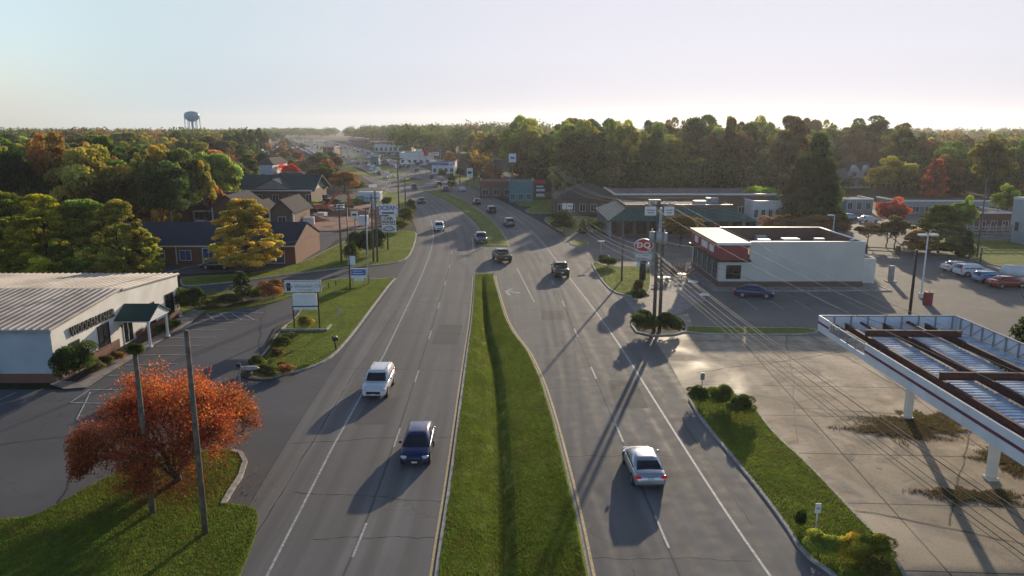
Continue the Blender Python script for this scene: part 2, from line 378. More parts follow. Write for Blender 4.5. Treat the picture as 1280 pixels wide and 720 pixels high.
# asphalt and concrete lots
sheet('parking_lot', [(-700,760),(300,760),(600,345),(590,300),(495,300),(495,325),(420,338),(368,333),(300,352),(240,362),(225,395),(80,487),(-700,487)], M['lot'])
sheet('side_road', [(226,357),(226,345),(300,349),(370,337),(440,333),(530,325),(545,345),(480,349),(400,352),(300,364),(228,373)], M['side'])
sheet('parking_lot', [(176,345),(368,336),(395,322),(420,300),(470,285),(520,262),(512,252),(470,262),(440,275),(385,280),(378,300),(176,330)], M['side'])
sheet('parking_lot', [(700,289),(758,262),(1290,262),(2300,420),(1400,440),(1030,421),(845,421),(800,402),(765,355),(738,325)], M['lot2'])
sheet('driveway', [(765,360),(812,345),(860,330),(880,372),(850,392),(800,402)], M['walk'])
sheet('forecourt', [(800,402),(860,392),(870,418),(1030,421),(1400,440),(1700,500),(2200,1100),(1110,760),(1050,740),(860,520),(820,430)], M['conc'])
sheet('parking_lot', [(560,226),(720,226),(960,262),(758,266),(700,292),(640,262),(598,240)], M['farlot'])
sheet('parking_lot', [(300,200),(350,178),(372,172.5),(500,262),(470,262),(420,262),(390,248),(330,215)], M['farlot'])
sheet('parking_lot', [(420,176),(640,190),(700,215),(720,230),(620,250),(540,222),(480,197)], M['farlot'])
sheet('cross_street', [(390,246),(505,226),(570,222),(640,214),(648,219),(600,240),(520,250),(440,262),(392,256)], M['side'])
# carriageways
zr = _z[0] + .004; _z[0] += .012
strip('road', LO, ML, 2, YM, M['road'], zr, LL, 6)
strip('road', MR, RO, 2, YM, M['road'], zr, RL, 6)
strip('road', LO, RO, YM, 1400, M['road'], zr + .0, LL, 10)
zm = zr + .005
_z[0] = zm + .006

def mark(A, y0, y1, w, m=M['mark'], off=0., name='lane_line', z=None):
    z = z or zm
    ys = list(np.arange(y0, y1, 3.0 if y1 < 220 else 10.0)) + [y1]
    vs = []; 
    for y in ys:
        x = X(A, y) + off; vs += [(x - w / 2, y, z), (x + w / 2, y, z)]
    return MB().add(vs, [(2 * i, 2 * i + 1, 2 * i + 3, 2 * i + 2) for i in range(len(ys) - 1)]), m
def mk(name, items):
    b = MB()
    for q, _ in items: b.add(q.v, q.f)
    o = b.build(name, items[0][1]); return tag(o, kind='structure')
mk('edge_line', [mark(LW, 3, 300, .13), mark(RW, 3, 145, .14), mark(RW, 155, 300, .14)])
y0 = G(443,697).y
mk('lane_line', [mark(LL, y0 + 12.2 * k, y0 + 12.2 * k + 3.05, .12) for k in range(-2, 28)])
y0 = G(779,553).y
mk('lane_line', [mark(RL, y0 + 12.2 * k, y0 + 12.2 * k + 3.05, .12) for k in range(-3, 28)])
mk('yellow_edge_line', [mark(ML, 3, YM - 2, .14, M['ymark'], -.26), mark(MR, 3, YM - 2, .14, M['ymark'], .26)])
YA, YB = G(0, 309).y, G(0, 238).y
mk('yellow_edge_line', [mark(ML, YA, YB - 4, .12, M['ymark'], -.2), mark(MR, YA, YB - 4, .12, M['ymark'], .2)])
# turn bay lines, arrow, stop bar
tb = MB()
def seg(b, p, q, w, z=zm):
    p = G(*p, z); q = G(*q, z); d = (q - p).normalized(); n = Vector((-d.y, d.x, 0)) * w / 2
    b.face([p - n, q - n, q + n, p + n])
seg(tb, (590,297), (592,312), .2); seg(tb, (590,293), (600,294), .3); seg(tb, (646,335), (662,366), .14)
seg(tb, (662,366), (668,378), .12); seg(tb, (632,364), (650,366), .35); seg(tb, (632,364), (640,361), .3)
seg(tb, (632,364), (637,369), .3)
for k in range(4): seg(tb, (528 + 8 * k, 232 + .2 * k), (536 + 8 * k, 231.6 + .2 * k), 1.2)
tag(tb.build('turn_lane_markings', M['mark']), kind='structure')
# parking bay lines of the left lot
pk = MB()
for k in range(9):
    y = 57.2 + 2.75 * k; pk.add([(-32.6, y - .05, zm), (-28.3, y + .25, zm), (-28.3, y + .35, zm), (-32.6, y + .05, zm)], [(0, 1, 2, 3)])
for k in range(6):
    x = -38 - 3.0 * k; pk.add([(x - .05, 47.5, zm), (x + .05, 47.5, zm), (x + .6, 53.2, zm), (x + .5, 53.2, zm)], [(0, 1, 2, 3)])
seg(pk, (88,503), (112,487), .1); seg(pk, (112,487), (170,487), .1); seg(pk, (96,524), (113,490), .1); seg(pk, (88,503), (170,505), .1)
for a, b_ in (((258,392), (268,400)), ((275,392), (286,400)), ((290,392), (303,400)), ((304,392), (318,400)), ((250,400), (322,400)), ((256,391), (330,391)), ((312,386), (322,388))): seg(pk, a, b_, .12)
for k in range(7):
    p = G(1150 + 22 * k, 322 + 6.5 * k); pk.add([(p.x, p.y - .06, zm), (p.x + 4.6, p.y + .7, zm), (p.x + 4.6, p.y + .85, zm), (p.x, p.y + .06, zm)], [(0, 1, 2, 3)])
for k in range(6):
    x = 27 + 2.9 * k; pk.add([(x - .05, 79.5, zm), (x + .05, 79.5, zm), (x + .05, 84.2, zm), (x - .05, 84.2, zm)], [(0, 1, 2, 3)])
tag(pk.build('parking_bay_lines', M['mark']), kind='structure')

# tar sealed cracks
rq = random.Random(77); cb_ = MB()
def crackline(p, q, w=.035, wob=.35):
    n_ = 26; p, q = Vector((*p, zm - .002)), Vector((*q, zm - .002)); d = (q - p).normalized(); nn = Vector((-d.y, d.x, 0)); o = 0; L_, R_ = [], []
    for i in range(n_ + 1):
        o += rq.uniform(-1, 1) * wob * .25; c = p + (q - p) * (i / n_) + nn * o; ww = w * rq.uniform(.4, 1.3); L_.append(c - nn * ww); R_.append(c + nn * ww)
    cb_.add(L_ + R_, [(i, i + 1, n_ + 2 + i, n_ + 1 + i) for i in range(n_)])
for y in (33, 36.6, 45, 58, 71, 83, 98, 116): crackline((X(LO, y) + rq.uniform(0, 5), y + rq.uniform(-1, 1)), (X(ML, y) - .3, y - rq.uniform(0, 2.5)))
for y in (31, 42, 54, 66, 79, 93, 110): crackline((X(MR, y) + .3, y), (X(RO, y) - rq.uniform(.3, 4), y + rq.uniform(-1.5, 1.5)))
for y in (30, 55, 78): crackline((X(LW, y) - 1.6, y), (X(LW, y + 24) - 1.2, y + 24), .03, .2)
for y in (34, 60): crackline((X(RW, y) + .9, y), (X(RW, y + 26) + .8, y + 26), .03, .15)
for a in (((-24, 36), (-30, 52)), ((-20, 50), (-31, 60)), ((-40, 40), (-26, 46)), ((-22, 62), (-27, 80))): crackline(*a, .03, .5)
for a in (((22, 34), (40, 60)), ((15, 58), (34, 66)), ((24, 66), (44, 52)), ((18, 44), (27, 70)), ((28, 74), (30, 52)), ((16, 36), (30, 30)), ((20, 50), (50, 47))): crackline(*a, .04, .5)
tag(cb_.build('crack_sealing', mat('black_crack_sealant', (.03, .03, .032), .8)), kind='structure')
# repaired rectangles
pb2 = MB()
for x0, y0_, w_, l_ in ((X(LL, 47) - 3.2, 47, 2.2, 5), (X(LL, 68) + .4, 66, 2.4, 7), (X(RL, 52) + .6, 50, 2.3, 6), (X(RL, 76) - 3, 75, 2.4, 4)):
    pb2.add([(x0, y0_, zm - .0035), (x0 + w_, y0_, zm - .0035), (x0 + w_ + .1, y0_ + l_, zm - .0035), (x0 + .1, y0_ + l_, zm - .0035)], [(0, 1, 2, 3)])
tag(pb2.build('asphalt_patches', asphalt('patched_asphalt', (.16, .155, .15))), kind='structure')
# ---------- near median with its ditch ----------
b = MB(); prof = [(0, .10), (.02, .12), (.10, .05), (.29, -.32), (.36, -.58), (.41, -.66), (.45, -.6), (.545, -.2), (.60, -.12), (.80, .05), (.98, .2), (1, .10)]
ysm = list(np.arange(3, YM - .9, .75)); W = []
rnd = random.Random(4)
def median_z(y, t):
    k = max(0, min(1, (YM - y) / 14)); zz = np.interp(t, [p[0] for p in prof], [p[1] for p in prof])
    return .1 + (zz - .1) * k
for y in ysm:
    xa, xb = X(ML, y), X(MR, y)
    for t, _ in prof:
        e = 0 if t in (0, 1) else .05
        W.append((xa + (xb - xa) * t + rnd.uniform(-e, e), y, median_z(y, t) + rnd.uniform(-e, e) * .6))
n = len(prof)
b.add(W, [(j * n + i, j * n + i + 1, j * n + i + 1 + n, j * n + i + n) for j in range(len(ysm) - 1) for i in range(n - 1)])
yT = ysm[-1]; xa, xb = X(ML, yT), X(MR, yT)
cap = [(xb, yT, .1)] + [((xa + xb) / 2 + (xb - xa) / 2 * math.cos(t), yT + (xb - xa) / 2 * math.sin(t), .1) for t in np.linspace(.3, math.pi - .3, 7)] + [(xa, yT, .1)]
b.face(cap)
md = b.build('median_verge', M['lawn'], smooth=True); tag(md, kind='structure')
kb = MB()
for A, s in ((ML, -1), (MR, 1)):
    rings = []
    for y in ysm: x = X(A, y); rings.append([(x - .09, y, 0), (x - .09, y, .11), (x + .09, y, .11), (x + .09, y, 0)])
    kb.loft(rings)
capk = [Vector((p[0], p[1], 0)) for p in cap]
rings = [[(c.x - .08, c.y, 0), (c.x - .08, c.y, .115), (c.x + .08, c.y, .115), (c.x + .08, c.y, 0)] for c in capk]; kb.loft(rings)
tag(kb.build('median_kerb', M['kerb']), kind='structure')
# second median
ys2 = list(np.arange(YA + 1, YB, 3.0)); b = MB(); W = []
for y in ys2:
    xa, xb = X(ML, y), X(MR, y); kk = min(1, (y - YA) / 12, (YB - y) / 12)
    for t, z in ((0, 0), (.03, .12), (.35, -.0), (.5, -.12), (.65, -.0), (.97, .12), (1, 0)):
        W.append((xa + (xb - xa) * t, y, z if t in (0, 1, .03, .97) else .12 + (z - .12 + .13) * kk))
b.add(W, [(j * 7 + i, j * 7 + i + 1, j * 7 + i + 8, j * 7 + i + 7) for j in range(len(ys2) - 1) for i in range(6)])
b.add(W[:7] + [(W[0][0], W[0][1], zr)], [(0, 1, 2, 3, 4, 5, 6)])
tag(b.build('median_verge', M['lawn'], smooth=True), kind='structure')
# third, far median
b = MB(); W = []; ys3 = list(np.arange(265, 900, 12.0))
for y in ys3:
    xa, xb = X(ML, y), X(MR, y); W += [(xa, y, .12), (xb, y, .12)]
b.add(W, [(2 * i, 2 * i + 1, 2 * i + 3, 2 * i + 2) for i in range(len(ys3) - 1)])
tag(b.build('median_verge', M['lawn']), kind='structure')
yl = MB()
for k in range(7): 
    y = YB + 1 + 5 * k; yl.add([(X(ML, y), y, zm), (X(ML, y) + .5, y, zm), (X(ML, y + 4.2) + .5, y + 4.2, zm), (X(ML, y + 4.2), y + 4.2, zm)], [(0, 1, 2, 3)])
tag(yl.build('yellow_edge_line', M['yel']), kind='structure')

# ---------- lawns on kerbed islands ----------
LAWNS = {}
def smooth(P, k=2):
    for _ in range(k):
        Q = []
        for i in range(len(P)):
            a, c = P[i], P[(i + 1) % len(P)]; Q += [a * .75 + c * .25, a * .25 + c * .75]
        P = Q
    return P
def lawn(key, pts, kerb=True, h=.11, m=None, kw=.16, name='lawn', sm=1, kname='kerb'):
    P = smooth([G(a, b_) for a, b_ in pts], sm)
    T = [Vector((p.x, p.y, h)) for p in P]; tr = tessellate_polygon([T]); n = len(T)
    b = MB(); b.add(T + [Vector((p.x, p.y, 0)) for p in P], [t for t in tr] + [(i, (i + 1) % n, n + (i + 1) % n, n + i) for i in range(n)])
    o = b.build(name, m or M['lawn']); me = o.data
    for p in me.polygons:
        if abs(p.normal.z) > .5 and p.normal.z < 0: p.flip()
    tag(o, kind='structure'); LAWNS[key] = ([(p.x, p.y) for p in P], h)
    if kerb:
        area = sum(P[i].x * P[(i + 1) % n].y - P[(i + 1) % n].x * P[i].y for i in range(n)); s = 1 if area > 0 else -1
        k = MB(); rings = []
        for i in range(n + 1):
            p, a, c = P[i % n], P[i - 1 if i else n - 1], P[(i + 1) % n]
            d = (c - a); d = d.normalized() if d.length > 1e-6 else Vector((1, 0, 0)); nn = Vector((d.y, -d.x, 0)) * s
            q = p + nn * kw; p2 = p - nn * .03
            rings.append([(p2.x, p2.y, 0), (p2.x, p2.y, h + .025), (q.x, q.y, h + .02), (q.x + nn.x * .02, q.y + nn.y * .02, 0)])
        k.loft(rings, cap=False); tag(k.build(kname, M['kerb']), kind='structure')
    return o
lawn('bl', [(-400,800),(-400,655),(0,650),(40,648),(75,630),(110,610),(150,590),(185,576),(240,566),(288,562),(303,566),(308,580),(300,600),(285,622),(283,631),(318,634),(324,650),(315,685),(298,725),(280,800)], False, .08)
lawn('sg', [(495,347),(478,350),(440,348),(400,352),(397,360),(384,378),(370,400),(352,412),(336,438),(320,455),(314,472),(335,474),(355,468),(378,463),(398,456),(416,445),(440,418),(465,384),(487,355)])
lawn('sb', [(228,376),(250,367),(300,364),(360,359),(378,361),(372,368),(340,380),(290,388),(238,394),(225,392)], False)
lawn('nw', [(227,357),(227,347),(300,344),(372,333),(425,305),(450,295),(480,289),(516,289),(521,294),(513,318),(503,327),(480,331),(440,334),(380,341),(300,352),(240,358)])
lawn('ne', [(859,493),(878,526),(934,592),(982,654),(1006,694),(1048,722),(1060,745),(1135,745),(1128,718),(1104,682),(1067,644),(1005,578),(967,545),(939,507),(911,490),(880,489)])
lawn('thin', [(852,409),(900,410),(960,411),(1018,411),(1021,418),(960,419),(852,417)], True)
lawn('pole', [(788,404),(796,396),(848,396),(858,406),(856,418),(800,420)], True, m=M['mulch'])
lawn('sd', [(738,326),(762,335),(811,333),(813,345),(812,362),(806,371),(790,371),(767,366),(751,349)])
lawn('sm', [(712,301),(735,302),(735,308),(716,308)])
lawn('e1', [(655,263),(680,256),(705,259),(703,266),(664,268)])
lawn('e0', [(640,251),(700,249),(735,251),(738,257),(700,256),(654,260)], False)
lawn('e2', [(677,273),(700,270),(741,271),(748,280),(715,292),(697,288)])
lawn('e3', [(1150,297),(1180,295),(1260,300),(1500,312),(1500,345),(1300,341),(1240,332),(1195,318)])
lawn('e4', [(560,214),(600,226),(640,238),(690,240),(690,249),(640,249),(610,240),(575,228)], False)
for k, pts in enumerate([[(440,208),(466,216),(500,226),(480,226),(452,214)], [(560,186),(610,190),(640,200),(600,200)], [(466,190),(500,198),(540,203),(520,206),(478,196)], [(395,200),(440,205),(470,222),(440,218)], [(455,240),(500,240),(512,262),(500,285),(470,284),(480,262)]]):
    lawn('f%d' % k, pts, False)
sheet('building_site', [(330,262),(380,258),(440,254),(480,256),(505,262),(508,272),(470,284),(430,288),(376,289),(330,285)], M['dirt'], z=.13)
# sidewalk in front of the left building, planting beds
sheet('sidewalk', [(80,486),(62,480),(200,413),(222,398),(252,381),(262,383),(240,402),(130,470),(110,484)], M['walk'], z=.12)
sheet('planting_bed', [(96,477),(80,476),(205,404),(222,395),(215,408),(120,462)], M['mulch'], z=.14)
sheet('planting_bed', [(316,474),(300,470),(308,458),(325,446),(345,408),(354,404),(367,400),(353,414),(337,440),(321,456)], M['mulch'], z=.13)
sheet('planting_bed', [(232,384),(236,376),(262,371),(300,369),(340,368),(345,374),(300,382),(250,388)], M['mulch'], z=.13)
b = MB(); c0 = G(222,590)
b.add([(c0.x + r * math.cos(t), c0.y + .75 * r * math.sin(t), .095) for t in np.linspace(0, 2 * math.pi, 25)[:-1] for r in (2.1 + .25 * math.sin(5 * t),)], [tuple(range(24))])
tag(b.build('mulch_ring', M['mulch']), kind='structure')
# curved kerb of the lower left lawn
b = MB(); kp = [G(*p) for p in ((292,564),(303,567),(309,578),(303,597),(290,617),(282,632))]; kp = [kp[0] + (kp[1] - kp[0]) * 0] + kp
rings = []
for i, p in enumerate(kp):
    d = (kp[min(i + 1, len(kp) - 1)] - kp[max(i - 1, 0)]).normalized(); nn = Vector((d.y, -d.x, 0)); 
    q0 = p - nn * .02; q1 = p - nn * -.25
    rings.append([(q0.x, q0.y, 0), (q0.x, q0.y, .17), (q1.x, q1.y, .17), (q1.x, q1.y, 0)])
b.loft(rings); tag(b.build('kerb', M['kerb']), kind='structure')
# ---------- building helpers ----------
def pbox(b, ax, s, c, a0, a1, z0, z1, d0, d1):
    lo, hi = sorted((c + s * d0, c + s * d1))
    return b.box(lo, hi, a0, a1, z0, z1) if ax == 'x' else b.box(a0, a1, lo, hi, z0, z1)
def win(par, ax, s, c, a0, a1, z0, z1, fm, gm, fw=.07, name='window', bars=1):
    f = MB()
    for q in ((a0 - fw, a0, z0 - fw, z1 + fw), (a1, a1 + fw, z0 - fw, z1 + fw), (a0, a1, z0 - fw, z0), (a0, a1, z1, z1 + fw)): pbox(f, ax, s, c, *q, -.01, .07)
    for k in range(1, bars + 1):
        a = a0 + (a1 - a0) * k / (bars + 1); pbox(f, ax, s, c, a - .025, a + .025, z0, z1, -.01, .05)
    w = f.build(name, fm, par)
    pbox(MB(), ax, s, c, a0, a1, z0, z1, -.02, .02).build('pane', gm, w)
    return w
def hip(b, x0, x1, y0, y1, z0, z1, ins, insx=None, th=.18):
    ix = ins if insx is None else insx
    ym0, ym1 = y0 + ins, y1 - ins
    if ym1 < ym0: ym0 = ym1 = (y0 + y1) / 2
    v = [(x0, y0, z0), (x1, y0, z0), (x1, y1, z0), (x0, y1, z0), (x0 + ix, ym0, z1), (x1 - ix, ym0, z1), (x1 - ix, ym1, z1), (x0 + ix, ym1, z1),
         (x0, y0, z0 - th), (x1, y0, z0 - th), (x1, y1, z0 - th), (x0, y1, z0 - th)]
    b.add(v, [(0, 1, 5, 4), (1, 2, 6, 5), (2, 3, 7, 6), (3, 0, 4, 7), (4, 5, 6, 7) if ym1 > ym0 else (4, 5, 6), (11, 10, 9, 8), (8, 9, 1, 0), (9, 10, 2, 1), (10, 11, 3, 2), (11, 8, 0, 3)])
    return b
def gable(b, x0, x1, y0, y1, z0, z1, along='x', oh=.4, th=.15):
    if along == 'x':
        ym = (y0 + y1) / 2; sl = (z1 - z0) / (ym - y0); e = z0 - oh * sl
        P = [(y0 - oh, e), (ym, z1), (y1 + oh, e), (y1 + oh, e - th), (ym, z1 - th), (y0 - oh, e - th)]
        b.loft([[(x, y, z) for y, z in P] for x in (x0 - oh, x1 + oh)])
    else:
        xm = (x0 + x1) / 2; sl = (z1 - z0) / (xm - x0); e = z0 - oh * sl
        P = [(x0 - oh, e), (xm, z1), (x1 + oh, e), (x1 + oh, e - th), (xm, z1 - th), (x0 - oh, e - th)]
        b.loft([[(x, y, z) for x, z in P] for y in (y0 - oh, y1 + oh)])
    return b
def pent(b, x0, x1, y0, y1, z0, z1, along='x'):          # walls with gable ends
    if along == 'x':
        ym = (y0 + y1) / 2; P = [(y0, 0), (y1, 0), (y1, z0), (ym, z1), (y0, z0)]; b.loft([[(x, y, z) for y, z in P] for x in (x0, x1)])
    else:
        xm = (x0 + x1) / 2; P = [(x0, 0), (x1, 0), (x1, z0), (xm, z1), (x0, z0)]; b.loft([[(x, y, z) for x, z in P] for y in (y0, y1)])
    return b

# ---------- 1. white furniture store, left ----------
X1, Ya, Yb, YR, ZE, ZR = -35.7, 55.5, 77.8, 66.2, 4.2, 5.05
st = thing('store_building', (0, 0, 0), 0, 'low white store with pale ribbed metal roof and WOODEN CHAIR lettering beside parking lot', 'store')
b = MB(); P = [(Ya, 0), (Yb, 0), (Yb, ZE), (YR, ZR), (Ya, ZE)]
b.mi(0).add([(X1, y, z) for y, z in P] + [(-95, y, z) for y, z in P], [(0, 1, 2, 3, 4), (9, 8, 7, 6, 5)])
b.mi(1).add([(X1, Ya, 0), (X1, Ya, ZE), (-95, Ya, ZE), (-95, Ya, 0), (X1, Yb, 0), (X1, Yb, ZE), (-95, Yb, ZE), (-95, Yb, 0)], [(0, 1, 2, 3), (4, 7, 6, 5)])
b.build('wall', [M['cream'], M['blockw']], st)
b = MB(); b.box(-95, X1 + .05, Ya - .06, Ya, 0, .75); b.box(X1, X1 + .06, Ya, 65.1, 0, .85); b.box(X1, X1 + .06, 68.2, Yb, 0, .6); b.build('brick_base', M['brick'], st)
rf = MB()
for (ya, za, yb_, zb) in ((Ya - .25, ZE + .02, YR - .02, ZR + .1), (YR + .02, ZR + .02, Yb + .2, ZE + .04)):
    rf.add([(x, y, z + t) for t in (0, .12) for (x, y, z) in ((X1 + .2, ya, za), (X1 + .2, yb_, zb), (-95, yb_, zb), (-95, ya, za))], [(0, 1, 2, 3), (7, 6, 5, 4), (0, 4, 5, 1), (1, 5, 6, 2), (3, 2, 6, 7), (0, 3, 7, 4)])
    for k in range(98):
        x = X1 + .02 - .61 * k
        rf.add([(x + dx, y, z + .12 + dz) for (y, z) in ((ya, za), (yb_, zb)) for dx, dz in ((-.1, 0), (-.05, .085), (.05, .085), (.1, 0))], [(0, 1, 5, 4), (1, 2, 6, 5), (2, 3, 7, 6), (0, 3, 2, 1)])
rf.build('roof', mat('pale_metal_roofing', (.44, .385, .34), .6, var=.3, scale=.3, spec=.25), st)
b = MB(); b.box(-95, X1 + .26, Ya - .38, Ya - .26, ZE - .1, ZE + .08); b.box(-40.2, -40.1, Ya - .16, Ya - .05, .1, ZE); b.box(-50.2, -50.1, Ya - .16, Ya - .05, .1, ZE); b.build('gutter', M['grey'], st)
b = MB(); b.box(-95, X1 + .3, YR - .12, YR + .12, ZR + .12, ZR + .2); b.build('ridge_cap', M['grey'], st)
for (a, c, z0, z1) in ((57.7, 59.0, .95, 2.5), (61.9, 63.6, .75, 2.75), (71.2, 72.1, .3, 2.6), (74.6, 76.3, .25, 2.7)): win(st, 'x', 1, X1, a, c, z0, z1, M['dark'], M['glass'])
dr = win(st, 'x', 1, X1, 66.0, 67.6, .1, 2.35, M['white'], M['glass'], name='door'); MB().box(X1 + .08, X1 + .13, 66.72, 66.76, .9, 1.3).build('handle', M['steel'], dr)
text('WOODEN CHAIR', 1.05, M['dark'], st, (X1 + .14, 61.2, 3.42), (R(90), 0, R(90)), .07, sx=.74, bold=.022)
pt = MB(); xw, xo, ya, yb_, z0, z1 = X1 + .02, X1 + 3.1, 64.7, 68.6, 2.75, 3.75; ym = (ya + yb_) / 2
gable(pt, xw, xo, ya, yb_, z0, z1, 'x', .12, .1); pt.build('porch_roof', mat('green_shingle', (.015, .06, .05), .8, var=.2, scale=8), st)
b = MB(); b.box(xw, xo, ya, ya + .12, z0 - .3, z0 - .09); b.box(xw, xo, yb_ - .12, yb_, z0 - .3, z0 - .09); b.box(xo - .12, xo, ya + .12, yb_ - .12, z0 - .3, z0 - .09)
b.loft([[(x, ya + .1, z0 - .08), (x, yb_ - .1, z0 - .08), (x, ym, z1 - .14)] for x in (xo - .12, xo - .02)]); b.build('porch_gable', M['white'], st)
for y in (ya + .2, yb_ - .2): MB().tube([(xo - .2, y, .1), (xo - .2, y, z0 - .28)], [.13, .11], 12).box(xo - .37, xo - .03, y - .17, y + .17, .12, .25).build('porch_column', M['white'], st)
for dy in (-.7, .7): MB().ell((X1 + .15, ym + dy * 1.55, 1.9), (.1, .1, .18)).build('wall_lamp', M['black'], st)

# ---------- 2. long brick building with dark roof ----------
bb = thing('brick_building', (0, 0, 0), 0, 'long red brick building with dark blue roof behind the yellowing tree', 'building')
A = G(370, 331); xr, y0_, y1_ = A.x, A.y, A.y + 14
pent(MB(), -62, xr, y0_, y1_, 3.0, 5.3, 'x').build('wall', M['brick'], bb)
gable(MB(), -62, xr - .2, y0_, y1_, 3.12, 5.45, 'x', .35, .12).build('roof', M['darkroof'], bb)
b = MB(); b.box(-62.4, xr + .1, y0_ - .5, y0_ - .37, 2.72, 2.88); b.build('gutter', M['cream'], bb)
for a, w_, z0, z1 in ((XAT(233, y0_), 1.6, .7, 2.1), (XAT(200, y0_), 1.6, .7, 2.1), (XAT(345, y0_), 2.6, .3, 2.0), (XAT(300, y0_), 1.5, .7, 2.1)): win(bb, 'y', -1, y0_, a - w_ / 2, a + w_ / 2, z0, z1, M['white'], mat('blue_shutter', (.04, .1, .25), .5))
a = XAT(262, y0_); win(bb, 'y', -1, y0_, a - .8, a + .8, .1, 2.4, M['white'], mat('blue_door_paint', (.03, .09, .26), .5), .12, 'door')
b = MB(); b.box(XAT(222, y0_) - .06, XAT(222, y0_) + .06, y0_ - .15, y0_ - .04, .1, 2.7); b.build('downpipe', M['white'], bb)

# ---------- 3. small gabled houses and green roofed building ----------
h = thing('small_house', (0, 0, 0), 0, 'brown brick house with stepped grey gables beside the red clay site', 'house')
hx, hy = XAT(368, 146), 146
for k, (dx, dy, w_, hh) in enumerate(((0, 0, 4.6, 5.8), (-5.4, -3, 4.8, 5.2), (-11, 3, 6, 6.4))):
    x1 = hx + dx; x0 = x1 - w_
    pent(MB(), x0, x1, hy + dy, hy + dy + 12, hh - 2.2, hh, 'y').build('wall', M['brickb'], h)
    gable(MB(), x0, x1, hy + dy - .3, hy + dy + 12.3, hh - 2.1, hh + .15, 'y', .35, .2).build('roof', M['greyroof'], h)
    win(h, 'y', -1, hy + dy, x0 + w_ / 2 - .7, x0 + w_ / 2 + .7, 1, 2.5, M['white'], M['bglass'])
    for x in (x0 - .1, x1 - .1): MB().box(x, x + .22, hy + dy - .4, hy + dy - .12, .1, hh - 2.3).build('corner_board', M['white'], h)
h = thing('small_house', (0, 0, 0), 0, 'dark grey roofed house half hidden by trees with white porch junk', 'house')
hx0, hx1, hy = XAT(236, 158), XAT(292, 158), 158
MB().box(hx0, hx1, hy, hy + 9, 0, 3.4).build('wall', M['brickb'], h)
hip(MB(), hx0 - .5, hx1 + .5, hy - .5, hy + 9.5, 3.4, 6, 4.5, .1).build('roof', M['darkroof'], h)
for k in range(4): win(h, 'y', -1, hy, hx0 + 1 + 2.3 * k, hx0 + 2.2 + 2.3 * k, .8, 2.3, M['white'], M['bglass'])
b = MB(); 
for k in range(4): b.box(hx0 + 2 + 2.4 * k, hx0 + 2.2 + 2.4 * k, hy - 2, hy - 1.8, 0, 2.4)
b.box(hx0 + 1.8, hx0 + 9.6, hy - 2.1, hy - .01, 2.4, 2.55); b.build('porch', M['white'], h)
gg = thing('green_roofed_building', (0, 0, 0), 0, 'brick building with dark green roof and a front gable', 'building')
gy = 190; gx0, gx1 = XAT(290, gy), XAT(392, gy)
MB().box(gx0 + .5, gx1 - .5, gy, gy + 16, 0, 4.0).build('wall', M['brickb'], gg)
MB().loft([[(x, gy + .2, 4.05), (x, gy + 15.8, 4.05), (x, gy + 8, 7.2)] for x in (gx0 + .6, gx1 - .6)]).build('gable_wall', M['grey'], gg)
gable(MB(), gx0, gx1, gy, gy + 16, 4.3, 7.6, 'x', .6, .2).build('roof', ribmat('dark_green_roof', (.015, .085, .08), .5, 0, .6), gg)
b = MB(); b.box(gx0, gx1, gy - .72, gy - .62, 3.95, 4.3); b.build('gutter', M['white'], gg)
xm = (gx0 + gx1) / 2 + .5
b = MB(); gable(b, xm - 5, xm + 5, gy - .9, gy + 6, 4.6, 7.0, 'y', .3, .15); b.build('porch_roof', M['darkroof'], gg)
b = MB(); b.loft([[(xm - 4.8, y, 4.5), (xm + 4.8, y, 4.5), (xm, y, 6.8)] for y in (gy - 1.0, gy + .5)]); b.build('porch_gable', M['grey'], gg)
for k in range(6): win(gg, 'y', -1, gy, gx0 + 2.2 + 4.2 * k, gx0 + 3.6 + 4.2 * k, 1, 3, M['white'], M['bglass'])
h = thing('brick_building', (0, 0, 0), 0, 'dark roofed low building behind the green roofed one', 'building')
MB().box(XAT(322, 235), XAT(395, 235), 235, 250, 0, 4).build('wall', M['brickb'], h); hip(MB(), XAT(320, 235), XAT(397, 235), 234.4, 250.6, 4, 5.8, 7).build('roof', M['darkroof'], h)

# ---------- 4. restaurant, right ----------
dq = thing('restaurant', (0, 0, 0), 0, 'white fast food restaurant with red corner fascia and walled flat roof', 'restaurant')
xa, xb, ya, yb_ = 25.9, 43.9, 91.4, 105.5; zt = 5.7; xc = 29.6
rw = M['rwall']; b = MB(); wt = .25
b.box(xc, xb, ya, ya + wt, .75, zt); b.box(xb - wt, xb, ya + wt, yb_, .75, zt); b.box(xc, xb - wt, yb_ - wt, yb_, .75, zt)
b.box(xa, xc - .003, ya, ya + wt, .75, 3.5); b.box(xa, xa + wt, ya + wt, yb_, .75, 3.4); b.box(xa + wt, xc, yb_ - wt, yb_, .75, 3.4)
b.build('wall', rw, dq)
b = MB(); b.box(xa - .05, xb + .05, ya - .05, yb_ + .05, 0, .75); b.build('brick_base', M['brickb'], dq)
b = MB(); b.box(xc, xb - wt, ya + wt, yb_ - wt, 3.9, 4.1); b.build('roof', M['flatroof'], dq); MB().box(xc, xb - wt, yb_ - wt - .06, yb_ - wt - .005, 4.1, zt - .01).box(xb - wt - .06, xb - wt - .005, ya + wt + .02, yb_ - wt - .07, 4.1, zt - .01).build('parapet_shade_lining', M['brickb'], dq)  # brown brick liner; its dark tone also stands for the inner faces' shade
b = MB(); b.box(xa - .25, xc - .3, ya - .15, ya + .1, 3.55, zt - .3); b.box(xa - .25, xa, ya + .1, yb_ + .1, 3.55, zt - .3); b.build('red_fascia', M['brickred'], dq)
